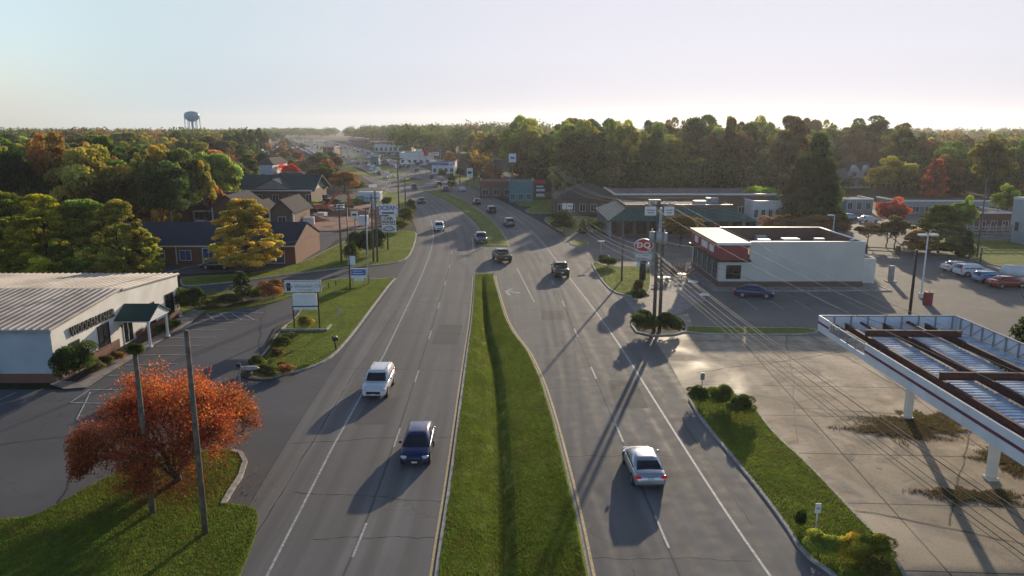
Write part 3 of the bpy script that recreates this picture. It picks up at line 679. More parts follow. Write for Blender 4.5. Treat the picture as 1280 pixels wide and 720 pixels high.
b = MB(); b.box(xa - .45, xc + .1, ya - .4, ya - .16, 3.25, 3.55); b.box(xa - .55, xa - .26, ya - .15, yb_ + .2, 3.25, 3.55); b.build('awning_band', M['black'], dq)
b = MB(); b.box(xa - .5, xc, ya - .35, yb_ + .3, zt - .3, zt - .05); b.build('corner_roof', M['tan'], dq)
b = MB(); b.box(xa - .52, xc, ya - .42, ya - .36, zt - .32, zt + .02); b.box(xc, xb + .04, ya - .05, ya + wt + .05, zt, zt + .09); b.box(xb - wt - .04, xb + .05, ya + wt + .05, yb_, zt, zt + .09); b.box(xc, xb - wt, yb_ - wt, yb_ + .04, zt, zt + .09); b.build('parapet_cap', M['white'], dq)
win(dq, 'y', -1, ya, XAT(907, ya), XAT(924, ya), 1.15, 2.75, M['dark'], M['glass'])
for k in range(5): win(dq, 'x', -1, xa, ya + .8 + 2.6 * k, ya + 2.9 + 2.6 * k, .9, 3.0, M['grey'], M['glass'])
for k, (y, w_) in enumerate(((93.4, 2.0), (96.5, 3.0), (101.5, 1.6))): pbox(MB(), 'x', -1, xa - .25, y, y + w_, 4.1, 4.95, .01, .08).build('sign_panel', M['white'], dq)
for (x, y, s, z) in ((32.5, 97, 1.0, 1.1), (36.5, 99, 1.4, .9), (39.5, 96, .8, 1.4), (34, 102.5, .9, .8)): MB().box(x, x + s * 1.6, y, y + s, 4.1, 4.1 + z).build('roof_unit', M['steel'], dq, bev=.03)
b = MB(); b.box(XAT(1060, ya), XAT(1060, ya) + .4, ya + .3, ya + .7, 4.1, zt + .3); b.build('vent_pipe', M['steel'], dq)
b = MB(); b.box(xb + .06, xb + 2.6, ya + 2.2, ya + 2.4, 0, 3.3); b.box(xb + 2.4, xb + 2.6, ya + 2.4, ya + 8, 0, 3.3)
tag(b.build('enclosure_wall', M['cream']), 'beige bin enclosure wall at the back corner of the restaurant', 'wall')
b = MB(); b.box(24.6, 46.5, 88.9, 89.15, 0, .14); b.box(46.2, 46.5, 89.16, 93, 0, .14); tag(b.build('kerb', M['kerb']), kind='structure')
sheet('sidewalk', [(24.6, 89.2), (46.1, 89.2), (46.1, 107), (23, 107)], M['walk'], z=.1, world=True)

# ---------- 5. mid distance shops, right ----------
g2 = thing('shop_building', (0, 0, 0), 0, 'brick shop with teal green metal eaves and arcade behind the drinks sign', 'shop')
y5 = 134; xa, xb = XAT(760, y5), XAT(945, y5)
MB().box(xa + 2, xb - 2, y5 + 2, y5 + 20, 0, 3.6).build('wall', M['brickb'], g2)
hip(MB(), xa, xb, y5, y5 + 22, 3.2, 5.1, 3.6, 3.6).build('roof', ribmat('teal_metal_roof', (.05, .15, .13), .5, 0, .45), g2)
b = MB(); b.box(xa + 3.6, xb - 3.6, y5 + 3.6, y5 + 3.8, 5.12, 5.7); b.box(xa + 3.6, xa + 3.8, y5+3.81, y5 + 18.2, 5.12, 5.7); b.box(xb - 3.8, xb - 3.6, y5+3.81, y5 + 18.2, 5.12, 5.7); b.box(xa + 3.6, xb - 3.6, y5 + 18.21, y5 + 18.4, 5.12, 5.7); b.build('roof_parapet', M['brickb'], g2)
MB().box(xa + 3.85, xb - 3.85, y5 + 3.85, y5 + 18.15, 5.11, 5.15).build('flat_roof', M['flatroof'], g2); MB().box(xa + 3.5, xb - 3.5, y5 + 3.5, y5 + 3.85, 5.7, 5.78).build('parapet_cap', M['white'], g2)
for k in range(9): MB().box(xa + .3, xa + .6, y5 + .5 + 2.5 * k, y5 + .8 + 2.5 * k, 0, 3.05).build('post', M['grey'], g2)
for k in range(10): win(g2, 'y', -1, y5 + 2, xa + 3 + 2.5 * k, xa + 4.7 + 2.5 * k, .6, 2.8, M['dark'], M['glass'])
for k in range(6): win(g2, 'x', -1, xa + 2, y5 + 3 + 2.7 * k, y5 + 4.9 + 2.7 * k, .6, 2.8, M['dark'], M['glass'])
for k, (x, y) in enumerate(((26, 141), (34, 139), (38, 145))): MB().box(x, x + 2.2, y, y + 1.5, 5.2, 6.3).build('roof_unit', M['grey'], g2)
def block(name, label, cat, px0, px1, Y, D, zt, wm, rm, cap=M['white'], wins=0, hiproof=0, band=None, wz=(.8, 2.4)):
    t = thing(name, (0, 0, 0), 0, label, cat); x0, x1 = XAT(px0, Y), XAT(px1, Y)
    MB().box(x0, x1, Y, Y + D, 0, zt).build('wall', wm, t)
    if hiproof: hip(MB(), x0 - .5, x1 + .5, Y - .5, Y + D + .5, zt + .01, zt + hiproof, min(D, x1 - x0) / 2 - .2, min(D, x1 - x0) / 2 - .3).build('roof', rm, t)
    else:
        MB().box(x0 + .2, x1 - .2, Y + .2, Y + D - .2, zt + .005, zt + .05).build('roof', rm, t)
        b = MB(); b.box(x0 - .1, x1 + .1, Y - .1, Y + .18, zt + .006, zt + .35); b.box(x0 - .1, x0 + .18, Y + .19, Y + D, zt + .006, zt + .35); b.box(x1 - .18, x1 + .1, Y + .19, Y + D, zt + .006, zt + .35); b.build('parapet_cap', cap, t)
    if band: MB().box(x0 - .15, x1 + .15, Y - .3, Y - .12, zt - 1.2, zt - .1).build('fascia', band, t)
    n = wins
    for k in range(n):
        a = x0 + (x1 - x0) * (k + .25) / n; win(t, 'y', -1, Y, a, a + (x1 - x0) / n * .5, *wz, M['white'], M['bglass'], name='window')
    return t
block('shop_building', 'long flat roofed brick range behind the teal roofed shop', 'shop', 768, 968, 166, 20, 5.0, M['brickb'], M['flatroof'], M['white'], 12)
t = block('shop_building', 'grey roofed brick shop left of the long brick range', 'shop', 694, 776, 172, 14, 3.6, M['brickb'], M['greyroof'], wins=6, hiproof=3)
block('shop_building', 'low dark shop with pale upper panels behind the red roadside sign', 'shop', 600, 668, 215, 14, 4.5, M['brickb'], M['flatroof'], M['redroof'], 5)
block('shop_building', 'small grey shop with pale glazed entrance beside the road', 'shop', 636, 666, 200, 10, 5.5, M['tealroof'], M['flatroof'], M['tealroof'], 3)
block('shop_building', 'bright blue fronted garage far along the road', 'garage', 540, 568, 330, 16, 5, M['white'], M['flatroof'], M['bluroof'], 4, band=M['bluroof'])
block('shop_building', 'long far shop with red fascia below the treeline', 'shop', 468, 515, 640, 30, 8, M['cream'], M['flatroof'], M['redroof'], 8, band=M['redroof'], wz=(1, 4))
block('shop_building', 'far shop with white fascia left of the blue garage', 'shop', 500, 538, 420, 20, 6, M['cream'], M['flatroof'], M['white'], 5, band=M['white'])
block('shop_building', 'far low brick shop under the trees in the road centre', 'shop', 515, 560, 760, 30, 10, M['brickb'], M['flatroof'], M['redroof'], 4)
block('shop_building', 'far dark shop left of the long red fascia shop', 'shop', 404, 418, 560, 20, 6, M['brickb'], M['flatroof'], M['redroof'], 3, band=M['redroof'])
block('shop_building', 'far shop with dark hipped roof beyond the left parking lot', 'shop', 300, 322, 560, 30, 6, M['cream'], M['darkroof'], wins=4, hiproof=5)
block('shop_building', 'pale grey sided shed beside the far left parking lot', 'shed', 325, 342, 270, 18, 7, M['blockw'], M['greyroof'], wins=1, hiproof=2)
block('shop_building', 'pale teal kiosk beside the far cross street', 'kiosk', 463, 473, 400, 8, 5, M['tealroof'], M['flatroof'], wins=1)
block('shop_building', 'low grey building right of the dark conifer', 'building', 1056, 1090, 176, 8, 3.0, M['grey'], M['greyroof'], wins=3)
block('shop_building', 'long grey storage range behind the round green tree', 'building', 1120, 1262, 170, 10, 3.2, mat('dull_grey_siding', (.2, .21, .23), .7), M['greyroof'], wins=9, band=M['grey'])
block('shop_building', 'white windowed low office behind the dark conifer', 'office', 940, 1002, 160, 10, 4, M['cream'], M['darkroof'], wins=7)
block('shop_building', 'brown louvred building in front of the storage range', 'building', 1205, 1262, 140, 10, 3.8, M['brickb'], M['greyroof'], wins=4)
wb = thing('tower_building', (0, 0, 0), 0, 'tall pale grey building cut by the right edge of view', 'building')
yq = G(1262, 312).y; xq = XAT(1260, yq + 9)
MB().box(xq, xq + 30, yq, yq + 9, 0, ZAT(252, yq)).build('wall', M['blockw'], wb)
b = MB(); b.box(xq - .12, xq + 30, yq - .12, yq + .15, ZAT(255, yq), ZAT(255, yq) + .25); b.box(xq - .12, xq + .15, yq + .16, yq + 9, ZAT(255, yq), ZAT(255, yq) + .25); b.build('parapet_cap', M['white'], wb)
for k in range(3): win(wb, 'x', -1, xq, yq + 1.2 + 2.8 * k, yq + 2.1 + 2.8 * k, 2.2, 3.6, M['grey'], M['bglass'], bars=0)
hs = thing('gabled_house', (0, 0, 0), 0, 'white house with twin gables among the trees right of the conifer', 'house')
yh = 250; xh0, xh1 = XAT(1058, yh), XAT(1088, yh)
MB().box(xh0, xh1, yh, yh + 9, 0, 6).build('wall', M['white'], hs)
gable(MB(), xh0, xh1, yh, yh + 9, 6, 8.6, 'x', .4).build('roof', M['greyroof'], hs)
for k in (0, 1):
    x0 = xh0 + .3 + k * 4; MB().loft([[(x0, y, 5.6), (x0 + 3.6, y, 5.6), (x0 + 1.8, y, 7.6)] for y in (yh - .5, yh + 2)]).build('dormer', M['white'], hs)
    win(hs, 'y', -1, yh, x0 + 1.1, x0 + 2.5, 3.9, 5.3, M['white'], M['bglass'])
MB().box(xh0 - .3, xh0 + 5, yh - 2, yh - .1, 3.1, 3.35).build('porch_roof', M['greenroof'], hs)

# ---------- 6. stripped filling station canopy ----------
ca = thing('filling_station_canopy', (0, 0, 0), 0, 'open filling station canopy with white fascia and rusty beams on two columns', 'canopy')
x0, x1, yn, yf, zt, zb = 22.7, 32.9, 20.0, 53.4, 6.0, 4.85
b = MB(); b.box(x0, x0 + .06, yn, 46, zb, zt); b.build('fascia', M['canop'], ca)
b = MB(); b.box(x0 - .012, x0 - .002, yn, 46, zb + .55, zb + .72); b.box(x0 - .012, x0 - .002, 51.5, 53.4, zb + .55, zb + .72); b.build('stripe', M['maroon'], ca)
b = MB(); b.box(x0, x0 + .06, 51.6, yf, zb, zt); b.box(x0, x0 + .06, 46, 51.6, zb, zb + .38); b.box(x0 + .01, x0 + .05, 46, 51.6, zb + 1.0, zb + 1.09); b.build('broken_fascia', M['canop'], ca)
b = MB(); b.box(x0 + .06, x1 - .06, yf - .06, yf, zb, zt); b.build('fascia', M['canop'], ca)
b = MB(); b.box(x1 - .06, x1, yn, yf, zb, zt); b.build('fascia', M['canop'], ca)
fr = MB()
for k in range(8): fr.box(x0 + 1.1 + 1.25 * k, x0 + 1.17 + 1.25 * k, yf - .16, yf - .065, zb, zt - .02)
fr.box(x0 + .1, x1 - .1, yf - .14, yf - .07, zt - .08, zt - .02)
for k in range(26):
    y = yf - .8 - 1.27 * k; fr.box(x1 - .16, x1 - .065, y - .035, y + .035, zb, zt - .02)
    fr.tube([(x1 - .1, y, zb + .1), (x1 - .1, y - 1.2, zt - .1)], .025, 4)
    if y < 46 or k < 5: fr.box(x0 + .065, x0 + .14, y - .03, y + .03, zb, zt - .02)
fr.box(x1 - .15, x1 - .07, yn, yf, zt - .09, zt - .02); fr.build('stud_frame', M['grey'], ca)
dk = MB()                                                     # corrugated deck
npt = 110; xs_ = (x0 + .3, x1 - .3); 
for (sa, sb) in ((24.7, 27.0), (27.45, 30.1), (30.5, x1 - .3), (x0 + .3, 24.2)):
    rings = []
    y = yn
    while y < 53.1:
        for dy, dz in ((0, 0), (.2, 0), (.25, .07), (.38, .07), (.43, 0)): rings.append([(sa, y + dy, 5.0 + dz), (sb, y + dy, 5.0 + dz)])
        y += .43
    if sa < 24: rings = [r for r in rings if r[0][1] < 46 or r[0][1] > 60]
    dk.loft(rings, cap=False, close=False)
dk.build('deck', mat('blue_white_decking', (.68, .76, .86), .35, .1, var=.25, scale=1.2), ca)
def ibeam(b, p, q, w=.22, h=.5):
    p = Vector(p); q = Vector(q); d = (q - p).normalized(); n = Vector((-d.y, d.x, 0))
    for (a0, a1, c0, c1) in ((-w / 2, w / 2, 0, .04), (-w / 2, w / 2, h - .04, h), (-.02, .02, .04, h - .04)):
        b.loft([[(r + n * a + Vector((0, 0, c))) for a, c in ((a0, c0), (a1, c0), (a1, c1), (a0, c1))] for r in (p, q)])
for x in (24.45, 27.22, 30.3):
    b = MB(); ibeam(b, (x, yn, 5.1), (x, 52.8, 5.1), .2, .44); b.build('beam', M['rust'], ca)
for y in (49.0, 40.0, 31.0):
    b = MB(); ibeam(b, (24.1, y, 5.62), (30.7, y, 5.56), .2, .46); b.build('cross_beam', M['rust'], ca)
b = MB(); b.box(23.6, 23.75, 46, 52.6, 5.3, 5.5); b.box(25.6, 25.75, 49.4, 53, 5.45, 5.6); b.box(29.0, 29.2, 49.4, 53, 5.45, 5.65); b.build('rail', M['rust'], ca)
for y in (48.2, 39.1, 30.0):
    b = MB(); b.box(27.0, 27.44, y - .22, y + .22, .15, 5.09); b.box(26.9, 27.54, y - .32, y + .32, 0, .15); b.build('column', M['cream'], ca, bev=.03)
# ---------- vehicles ----------
def quadinset(b, q, f=.08, off=.008, fy=None, bow=0., mb=0.):
    q = [Vector(p) for p in q]; n = (q[1] - q[0]).cross(q[3] - q[0]).normalized(); fy = fy if fy is not None else f
    def at(u, v): return (q[0] * (1 - u) + q[1] * u) * (1 - v) + (q[3] * (1 - u) + q[2] * u) * v + n * off
    us = [f, .25, .5, .75, 1 - f]; N_ = 4; vs = [at(u, fy + (1 - 2 * fy) * j) + (q[1] - q[0]).cross(q[3] - q[0]).normalized() * (mb if j == .5 else 0) + Vector((0, bow * min(1, u / .25, (1 - u) / .25), .25 * abs(bow) * (j == .5))) for j in (0, .5, 1) for u in us]
    b.add(vs, [(i + r * 5, i + 1 + r * 5, i + N_ + 2 + r * 5, i + N_ + 1 + r * 5) for i in range(N_) for r in (0, 1)]); return b
KIND = {
 'sedan': dict(L=4.55, W=1.80, H=1.43, wb=1.34, r=.325, cab=(-1.72, -1.0, .42, 1.2), beltz=.92,
   st=[(-2.27,.80,.60,.52,.40),(-2.22,.90,.90,.74,.28),(-2.02,.96,1.0,.86,.22),(-1.5,1,1.01,.9,.2),(-.6,1,.98,.9,.2),(.6,1,.95,.88,.2),(1.2,.99,.92,.84,.2),(1.7,.97,.84,.76,.2),(2.05,.91,.74,.66,.22),(2.22,.80,.62,.55,.26),(2.27,.66,.5,.44,.32)]),
 'hatchback': dict(L=4.2, W=1.76, H=1.5, wb=1.28, r=.33, cab=(-2.0, -1.62, .35, 1.15), beltz=.96,
   st=[(-2.1,.84,.62,.55,.40),(-2.07,.93,.98,.80,.28),(-1.8,.98,1.02,.92,.22),(-1.2,1,1.0,.92,.2),(.4,1,.97,.9,.2),(1.15,.99,.94,.86,.2),(1.6,.96,.86,.78,.2),(1.92,.90,.76,.68,.22),(2.06,.80,.64,.56,.26),(2.1,.66,.5,.44,.32)]),
 'suv': dict(L=4.7, W=1.87, H=1.70, wb=1.36, r=.37, cab=(-2.2, -1.85, .42, 1.1), beltz=1.08,
   st=[(-2.35,.86,.68,.58,.42),(-2.32,.94,1.05,.88,.32),(-2.0,.98,1.1,1.0,.28),(-1.3,1,1.1,1.02,.26),(.5,1,1.07,1.0,.26),(1.1,.99,1.06,.97,.26),(1.7,.97,1.0,.9,.26),(2.1,.92,.92,.8,.28),(2.3,.84,.74,.64,.3),(2.35,.72,.56,.5,.36)]),
 'pickup': dict(L=5.5, W=1.95, H=1.85, wb=1.75, r=.41, cab=(-1.0, -.85, .95, 1.5), beltz=1.2,
   st=[(-2.75,.9,1.18,1.05,.5),(-2.70,.97,1.2,1.1,.4),(-1.5,1,1.2,1.12,.36),(.0,1,1.2,1.12,.34),(1.4,.99,1.2,1.1,.34),(2.0,.97,1.14,1.04,.34),(2.5,.93,1.06,.95,.36),(2.72,.86,.85,.75,.4),(2.75,.76,.62,.56,.44)]),
}
def make_car(kind, pm, name, label, cat, group, loc, rz, detail=True):
    K = KIND[kind]; W = K['W'] / 2; t = thing(name, loc, rz, label, cat, group)
    b = MB(); rings = []
    for (y, w, zt, zb, zl) in K['st']:
        w *= W; half = [(0, zl), (.8 * w, zl), (.97 * w, zl + .10), (w, zl + (zb - zl) * .55), (.985 * w, zb), (.93 * w, zb + (zt - zb) * .65), (.72 * w, zt), (.3 * w, zt + .02), (0, zt + .025)]
        rings.append([(x, y, z) for x, z in half] + [(-x, y, z) for x, z in half[-2:0:-1]])
    b.loft(rings)
    if kind == 'pickup':
        pass
    body = b.build('body', pm, t, True)
    y0, y1, y2, y3 = K['cab']; zb, zt = K['beltz'] - .03, K['H']; wb_, wt = W * .93, W * .71
    if kind in ('suv', 'pickup'): wt = W * .78
    c = MB(); rr = []
    for (z, w, ya, yb_) in ((zb, wb_, y0, y3), (zb + (zt - zb) * .5, (wb_ + wt) / 2 + .025, y0 + (y1 - y0) * .45, y3 + (y2 - y3) * .48), (zt - .09, wt + .01, y1, y2), (zt - .03, wt * .93, y1 + .09, y2 - .10), (zt, wt * .68, y1 + .28, y2 - .34)):
        rr.append([(-w, ya, z), (-w * .5, ya - .04, z), (w * .5, ya - .04, z), (w, ya, z), (w, (ya + yb_) / 2, z), (w, yb_, z), (w * .5, yb_ + .07, z), (-w * .5, yb_ + .07, z), (-w, yb_, z), (-w, (ya + yb_) / 2, z)])
    c.loft(rr); c.build('cabin', pm, t, True)
    if not detail: return t
    def g3(z):                                       # side wall planes of the cabin at height z
        k = (z - zb) / (zt - .09 - zb); return wb_ + (wt - wb_) * k + .032 * math.sin(math.pi * k), y0 + (y1 - y0) * k, y3 + (y2 - y3) * k
    za, zc = zb + .05, zt - .11
    wa, ya, yfa = g3(za); wc, yc, yfc = g3(zc)
    o = .03
    quadinset(MB(), [(-wa, yfa + o + .03, za), (wa, yfa + o + .03, za), (wc, yfc + o + .03, zc), (-wc, yfc + o + .03, zc)][::-1] if False else [(wa, yfa + o + .03, za), (-wa, yfa + o + .03, za), (-wc, yfc + o + .03, zc), (wc, yfc + o + .03, zc)], .07, .016, .03, .075, .02).build('windshield', M['glass'], t)
    quadinset(MB(), [(-wa, ya - o, za), (wa, ya - o, za), (wc, yc - o, zc), (-wc, yc - o, zc)], .07, .02, .04, -.045, .035).build('rear_window', M['glass'], t)
    for s in (-1, 1):
        ks = ([.06, .47, .93] if kind in ('sedan', 'pickup') else [.05, .3, .62, .95])
        if kind == 'pickup': ks = [.1, .5, .9]
        for i in range(len(ks) - 1):
            u0, u1 = ks[i] + .015, ks[i + 1] - .015
            def pt(u, w, a, f, z): return (s * (w + .012), a + (f - a) * u, z)
            q = [pt(u0, wa, ya + .05, yfa - .08, za + .02), pt(u1, wa, ya + .05, yfa - .08, za + .02), pt(min(u1, .97), wc, yc + .08, yfc - .05, zc - .02), pt(max(u0, .06), wc, yc + .08, yfc - .05, zc - .02)]
            MB().face(q if s > 0 else q[::-1]).build('side_window', M['glass'], t)
        MB().ell((s * (W + .1), yfa - .35, zb + .12), (.11, .07, .085), 10, 6).build('mirror', pm, t, True)
        sf = K['st'][-3]; sr = K['st'][1]
        MB().ell((s * W * .70, sf[0] - .02, sf[2] - .10), (.22, .24, .085), 12, 6).build('headlight', M['lamp'], t, True)
        zt_ = K['st'][2][2] - .16
        if kind in ('suv', 'pickup'): MB().ell((s * W * .88, -K['L'] / 2 + .09, zt_ - .05), (.12, .1, .2), 10, 6).build('taillight', M['tail'], t, True)
        else: MB().ell((s * W * .76, -K['L'] / 2 + .12, zt_ - .02), (.25, .14, .1), 12, 6).build('taillight', M['tail'], t, True)
        for yy in (-K['wb'], K['wb']):
            MB().tube([(s * (W - .26), yy, K['r']), (s * (W + .004), yy, K['r'])], K['r'] + .055, 20).build('wheel_arch', M['black'], t)
            wl = MB().tube([(s * (W - .24), yy, K['r']), (s * (W - .03), yy, K['r']), (s * (W + .012), yy, K['r'])], [K['r'], K['r'], K['r'] * .93], 20).build('wheel', M['tyre'], t, False)
            r = MB().tube([(s * (W - .02), yy, K['r']), (s * (W + .022), yy, K['r'])], K['r'] * .62, 14); r.build('rim', M['rim'], wl)
    L2 = K['L'] / 2; z = K['st'][-2][2]
    MB().box(-W * .55, W * .55, L2 - .14, L2 + .012, z - .24, z - .04).build('grille', M['black'], t, bev=.02)
    MB().box(-W * .62, W * .62, L2 - .12, L2 + .02, K['st'][-1][4] - .06, K['st'][-1][4] + .06).build('front_bumper', M['dark'], t, bev=.02)
    MB().box(-.16, .16, L2 + .012, L2 + .03, z - .3, z - .2).build('licence_plate', M['white'], t)
    MB().box(-W * .8, W * .8, -L2 - .02, -L2 + .2, K['st'][0][4] - .1, K['st'][0][4] + .02).build('rear_bumper', M['dark'], t, bev=.02)
    zp = .78 if kind in ('sedan', 'hatchback') else .85
    MB().box(-.17, .17, -L2 - .04, -L2 + .05, zp - .06, zp + .06).build('licence_plate', M['white'], t)
    if kind == 'sedan': MB().box(-.42, .42, -L2 - .01, -L2 + .06, zp + .075, zp + .1).build('chrome_strip', M['rim'], t)
    if kind == 'pickup':
        MB().box(-W * .82, W * .82, -2.55, -1.15, 1.215, 1.235).build('bed_recess_shade', M['black'], t)  # flat black panel paints the shaded recess of an open bed
    if kind == 'suv':
        for s in (-1, 1): MB().tube([(s * wt * .82, y1 + .2, zt + .02), (s * wt * .82, y1 + .3, zt + .06), (s * wt * .82, y2 - .5, zt + .06), (s * wt * .82, y2 - .4, zt + .0)], .022, 6).build('roof_rail', M['grey'], t)
    return t
def head(p, q):                                     # heading along the road from pixel p to pixel q
    a, b_ = G(*p), G(*q); return math.atan2(-(b_.x - a.x), b_.y - a.y)
def onroad(y, A): return -math.atan2(X(A, y + 3) - X(A, y - 3), 6.0)
GR = 'cars driving on the divided road'
def place(kind, pm, label, px, py, A, toward, name='car', cat='car', extra=0):
    p = G(px, py, 0); p.z = zm - .001; r = (onroad(p.y, A) if A is not None else 0) + (math.pi if toward else 0) + extra
    return make_car(kind, pm, name, label, cat, GR, p, r)
place('suv', PA['white'], 'white suv with dark grille driving towards the viewer beside the left edge line', 474, 488, LW, True, 'suv', 'suv')
place('hatchback', PA['navy'], 'navy blue hatchback driving towards the viewer next to the grass median', 523, 567, LL, True)
place('sedan', PA['silver'], 'silver sedan driving away in the nearest right hand lanes', 803, 592, RL, False)
place('suv', PA['white'], 'white suv coming down the road behind the large sign pole stack', 549, 288, LW, True, 'suv', 'suv')
place('pickup', PA['greyc'], 'dark pickup with pale roof waiting in the turn bay beside the median tip', 601, 303, ML, True, 'pickup_truck', 'pickup', .1)
place('pickup', PA['olive'], 'dark green pickup crossing the median opening with red tail lamps', 627, 326, MR, False, 'pickup_truck', 'pickup', .35)
place('pickup', PA['olive'], 'olive open topped off roader driving away near the right edge line', 700, 344, RL, False, 'pickup_truck', 'pickup')
place('suv', PA['greyc'], 'grey suv driving away past the second median tip', 636, 282, RL, False, 'suv', 'suv')
place('suv', PA['dark'], 'black suv with bright roof driving away beside the second median', 614, 266, RL, False, 'suv', 'suv')
place('sedan', PA['dark'], 'black sedan with bright roof furthest of those driving away', 596, 255, RL, False)
place('sedan', PA['dark'], 'black sedan approaching near the yellow nosed median', 527, 254, LW, True)
place('sedan', PA['navy'], 'dark sedan beside the yellow diamond sign heading away', 556, 239, RL, False)
place('sedan', PA['greyc'], 'grey green sedan crossing the junction sideways', 519, 225, None, False, extra=R(-80))
GP = 'cars parked around the buildings'
def park(kind, pm, label, px, py, deg, group=GP, name='parked_car', detail=True):
    p = G(px, py, 0); p.z = .03; return make_car(kind, pm, name, label, 'car', group, p, R(deg), detail)
park('sedan', PA['navy'], 'dark blue sedan parked in the shade before the restaurant wall', 942, 371, -104)
park('sedan', PA['white'], 'white sedan at the left end of the right lot row', 1197, 339, -82)
park('suv', PA['white'], 'white suv with dark windows second in the right lot row', 1215, 345, -84)
park('hatchback', PA['bluel'], 'light blue car third in the right lot row', 1237, 353, -84)
park('sedan', PA['redc'], 'dark red car nearest in the right lot row', 1258, 359, -84)
park('sedan', PA['bluel'], 'blue car parked behind the restaurant near the hedge', 1060, 275, -70)
park('sedan', PA['white'], 'white car parked behind the restaurant right of the blue one', 1085, 278, -70)
park('sedan', PA['greyc'], 'grey car parked by the white windowed office', 965, 275, -80)
park('sedan', PA['dark'], 'black car parked beside the blue door of the brick building', 272, 336, 90)
# shared look-alike cars far down the road and in the far lots
far = {}
for k, pm in enumerate((PA['white'], PA['dark'], PA['silver'], PA['navy'], PA['redc'], PA['beige'])):
    cn = ['white', 'black', 'silver', 'navy blue', 'dark red', 'beige'][k]
    pk_ = ('sedan', 'suv', 'sedan', 'suv', 'hatchback', 'sedan')[k]
    far[k] = (pk_, pm, cn)
rnd = random.Random(12); protos = {}
def farcar(k, loc, rz, where, group):
    kd, pm, cn = far[k]; lab = 'small distant %s car %s' % (cn, where)
    if k not in protos: protos[k] = make_car(kd, pm, 'distant_car', lab, 'car', group, loc, rz, False); return
    dup(protos[k], loc, rz, lab, group)
G1 = 'distant cars on the far road'
for k in range(105):
    y = rnd.uniform(235, 1100); A, tw = ((LL, True) if rnd.random() < .62 else (RL, False)); off = rnd.choice((-1.9, 1.9)) * (1 + (y > 400) * .4)
    farcar(rnd.choice((0, 0, 1, 1, 2, 2, 3, 4, 5)), (X(A, y) + off, y, .05), onroad(y, A) + (math.pi if tw else 0), 'on the far end of the road', G1)
G2 = 'distant cars parked in the far left lot'
for r_, (ax, ay, bx, by, n_) in enumerate(((372, 181, 400, 197, 12), (366, 182, 392, 198, 11), (352, 178, 376, 180, 7), (340, 184, 366, 186, 8), (336, 194, 352, 199, 7), (338, 198, 356, 204, 7), (345, 188, 385, 184, 8), (318, 191, 336, 190, 5))):
    for i in range(n_):
        u = i / (n_ - 1); p = G(ax + (bx - ax) * u, ay + (by - ay) * u); farcar(rnd.choice((0, 1, 1, 2, 3, 3)), (p.x, p.y, .05), R(rnd.choice((70, 250))), 'parked in the far left lot', G2)
G3 = 'distant cars parked in the far right lots'
for i in range(40):
    p = G(*rnd.choice([(rnd.uniform(455, 540), rnd.uniform(193, 200)), (rnd.uniform(470, 560), rnd.uniform(199, 205)), (rnd.uniform(480, 560), rnd.uniform(206, 215))])); farcar(rnd.choice((0, 1, 2, 2, 3, 5)), (p.x, p.y, .05), R(rnd.choice((80, 100, 10))), 'parked in front of the far right shops', G3)
# ---------- foliage ----------
def leafcloud(name, P, size, tint, rng, m=None, flat=.0):
    n = len(P); a = rng.normal(size=(n, 3)); a[:, 2] *= (1 - flat); a /= np.linalg.norm(a, axis=1)[:, None]
    b_ = rng.normal(size=(n, 3)); b_[:, 2] *= (1 - flat); b_ -= a * (a * b_).sum(1)[:, None]; b_ /= np.linalg.norm(b_, axis=1)[:, None]
    s = size * rng.uniform(.6, 1.4, (n, 1))
    V = np.stack([P - a * s, P + b_ * s * .55, P + a * s, P - b_ * s * .55], 1).reshape(-1, 3)
    me = bpy.data.meshes.new(name); me.vertices.add(4 * n); me.vertices.foreach_set('co', V.ravel())
    me.loops.add(4 * n); me.loops.foreach_set('vertex_index', np.arange(4 * n, dtype=np.int32))
    me.polygons.add(n); me.polygons.foreach_set('loop_start', np.arange(0, 4 * n, 4, dtype=np.int32)); me.polygons.foreach_set('loop_total', np.full(n, 4, dtype=np.int32))
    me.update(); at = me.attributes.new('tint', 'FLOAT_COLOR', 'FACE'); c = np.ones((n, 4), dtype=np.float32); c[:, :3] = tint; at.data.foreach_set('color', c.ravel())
    me.materials.append(m or M['leaf']); return me
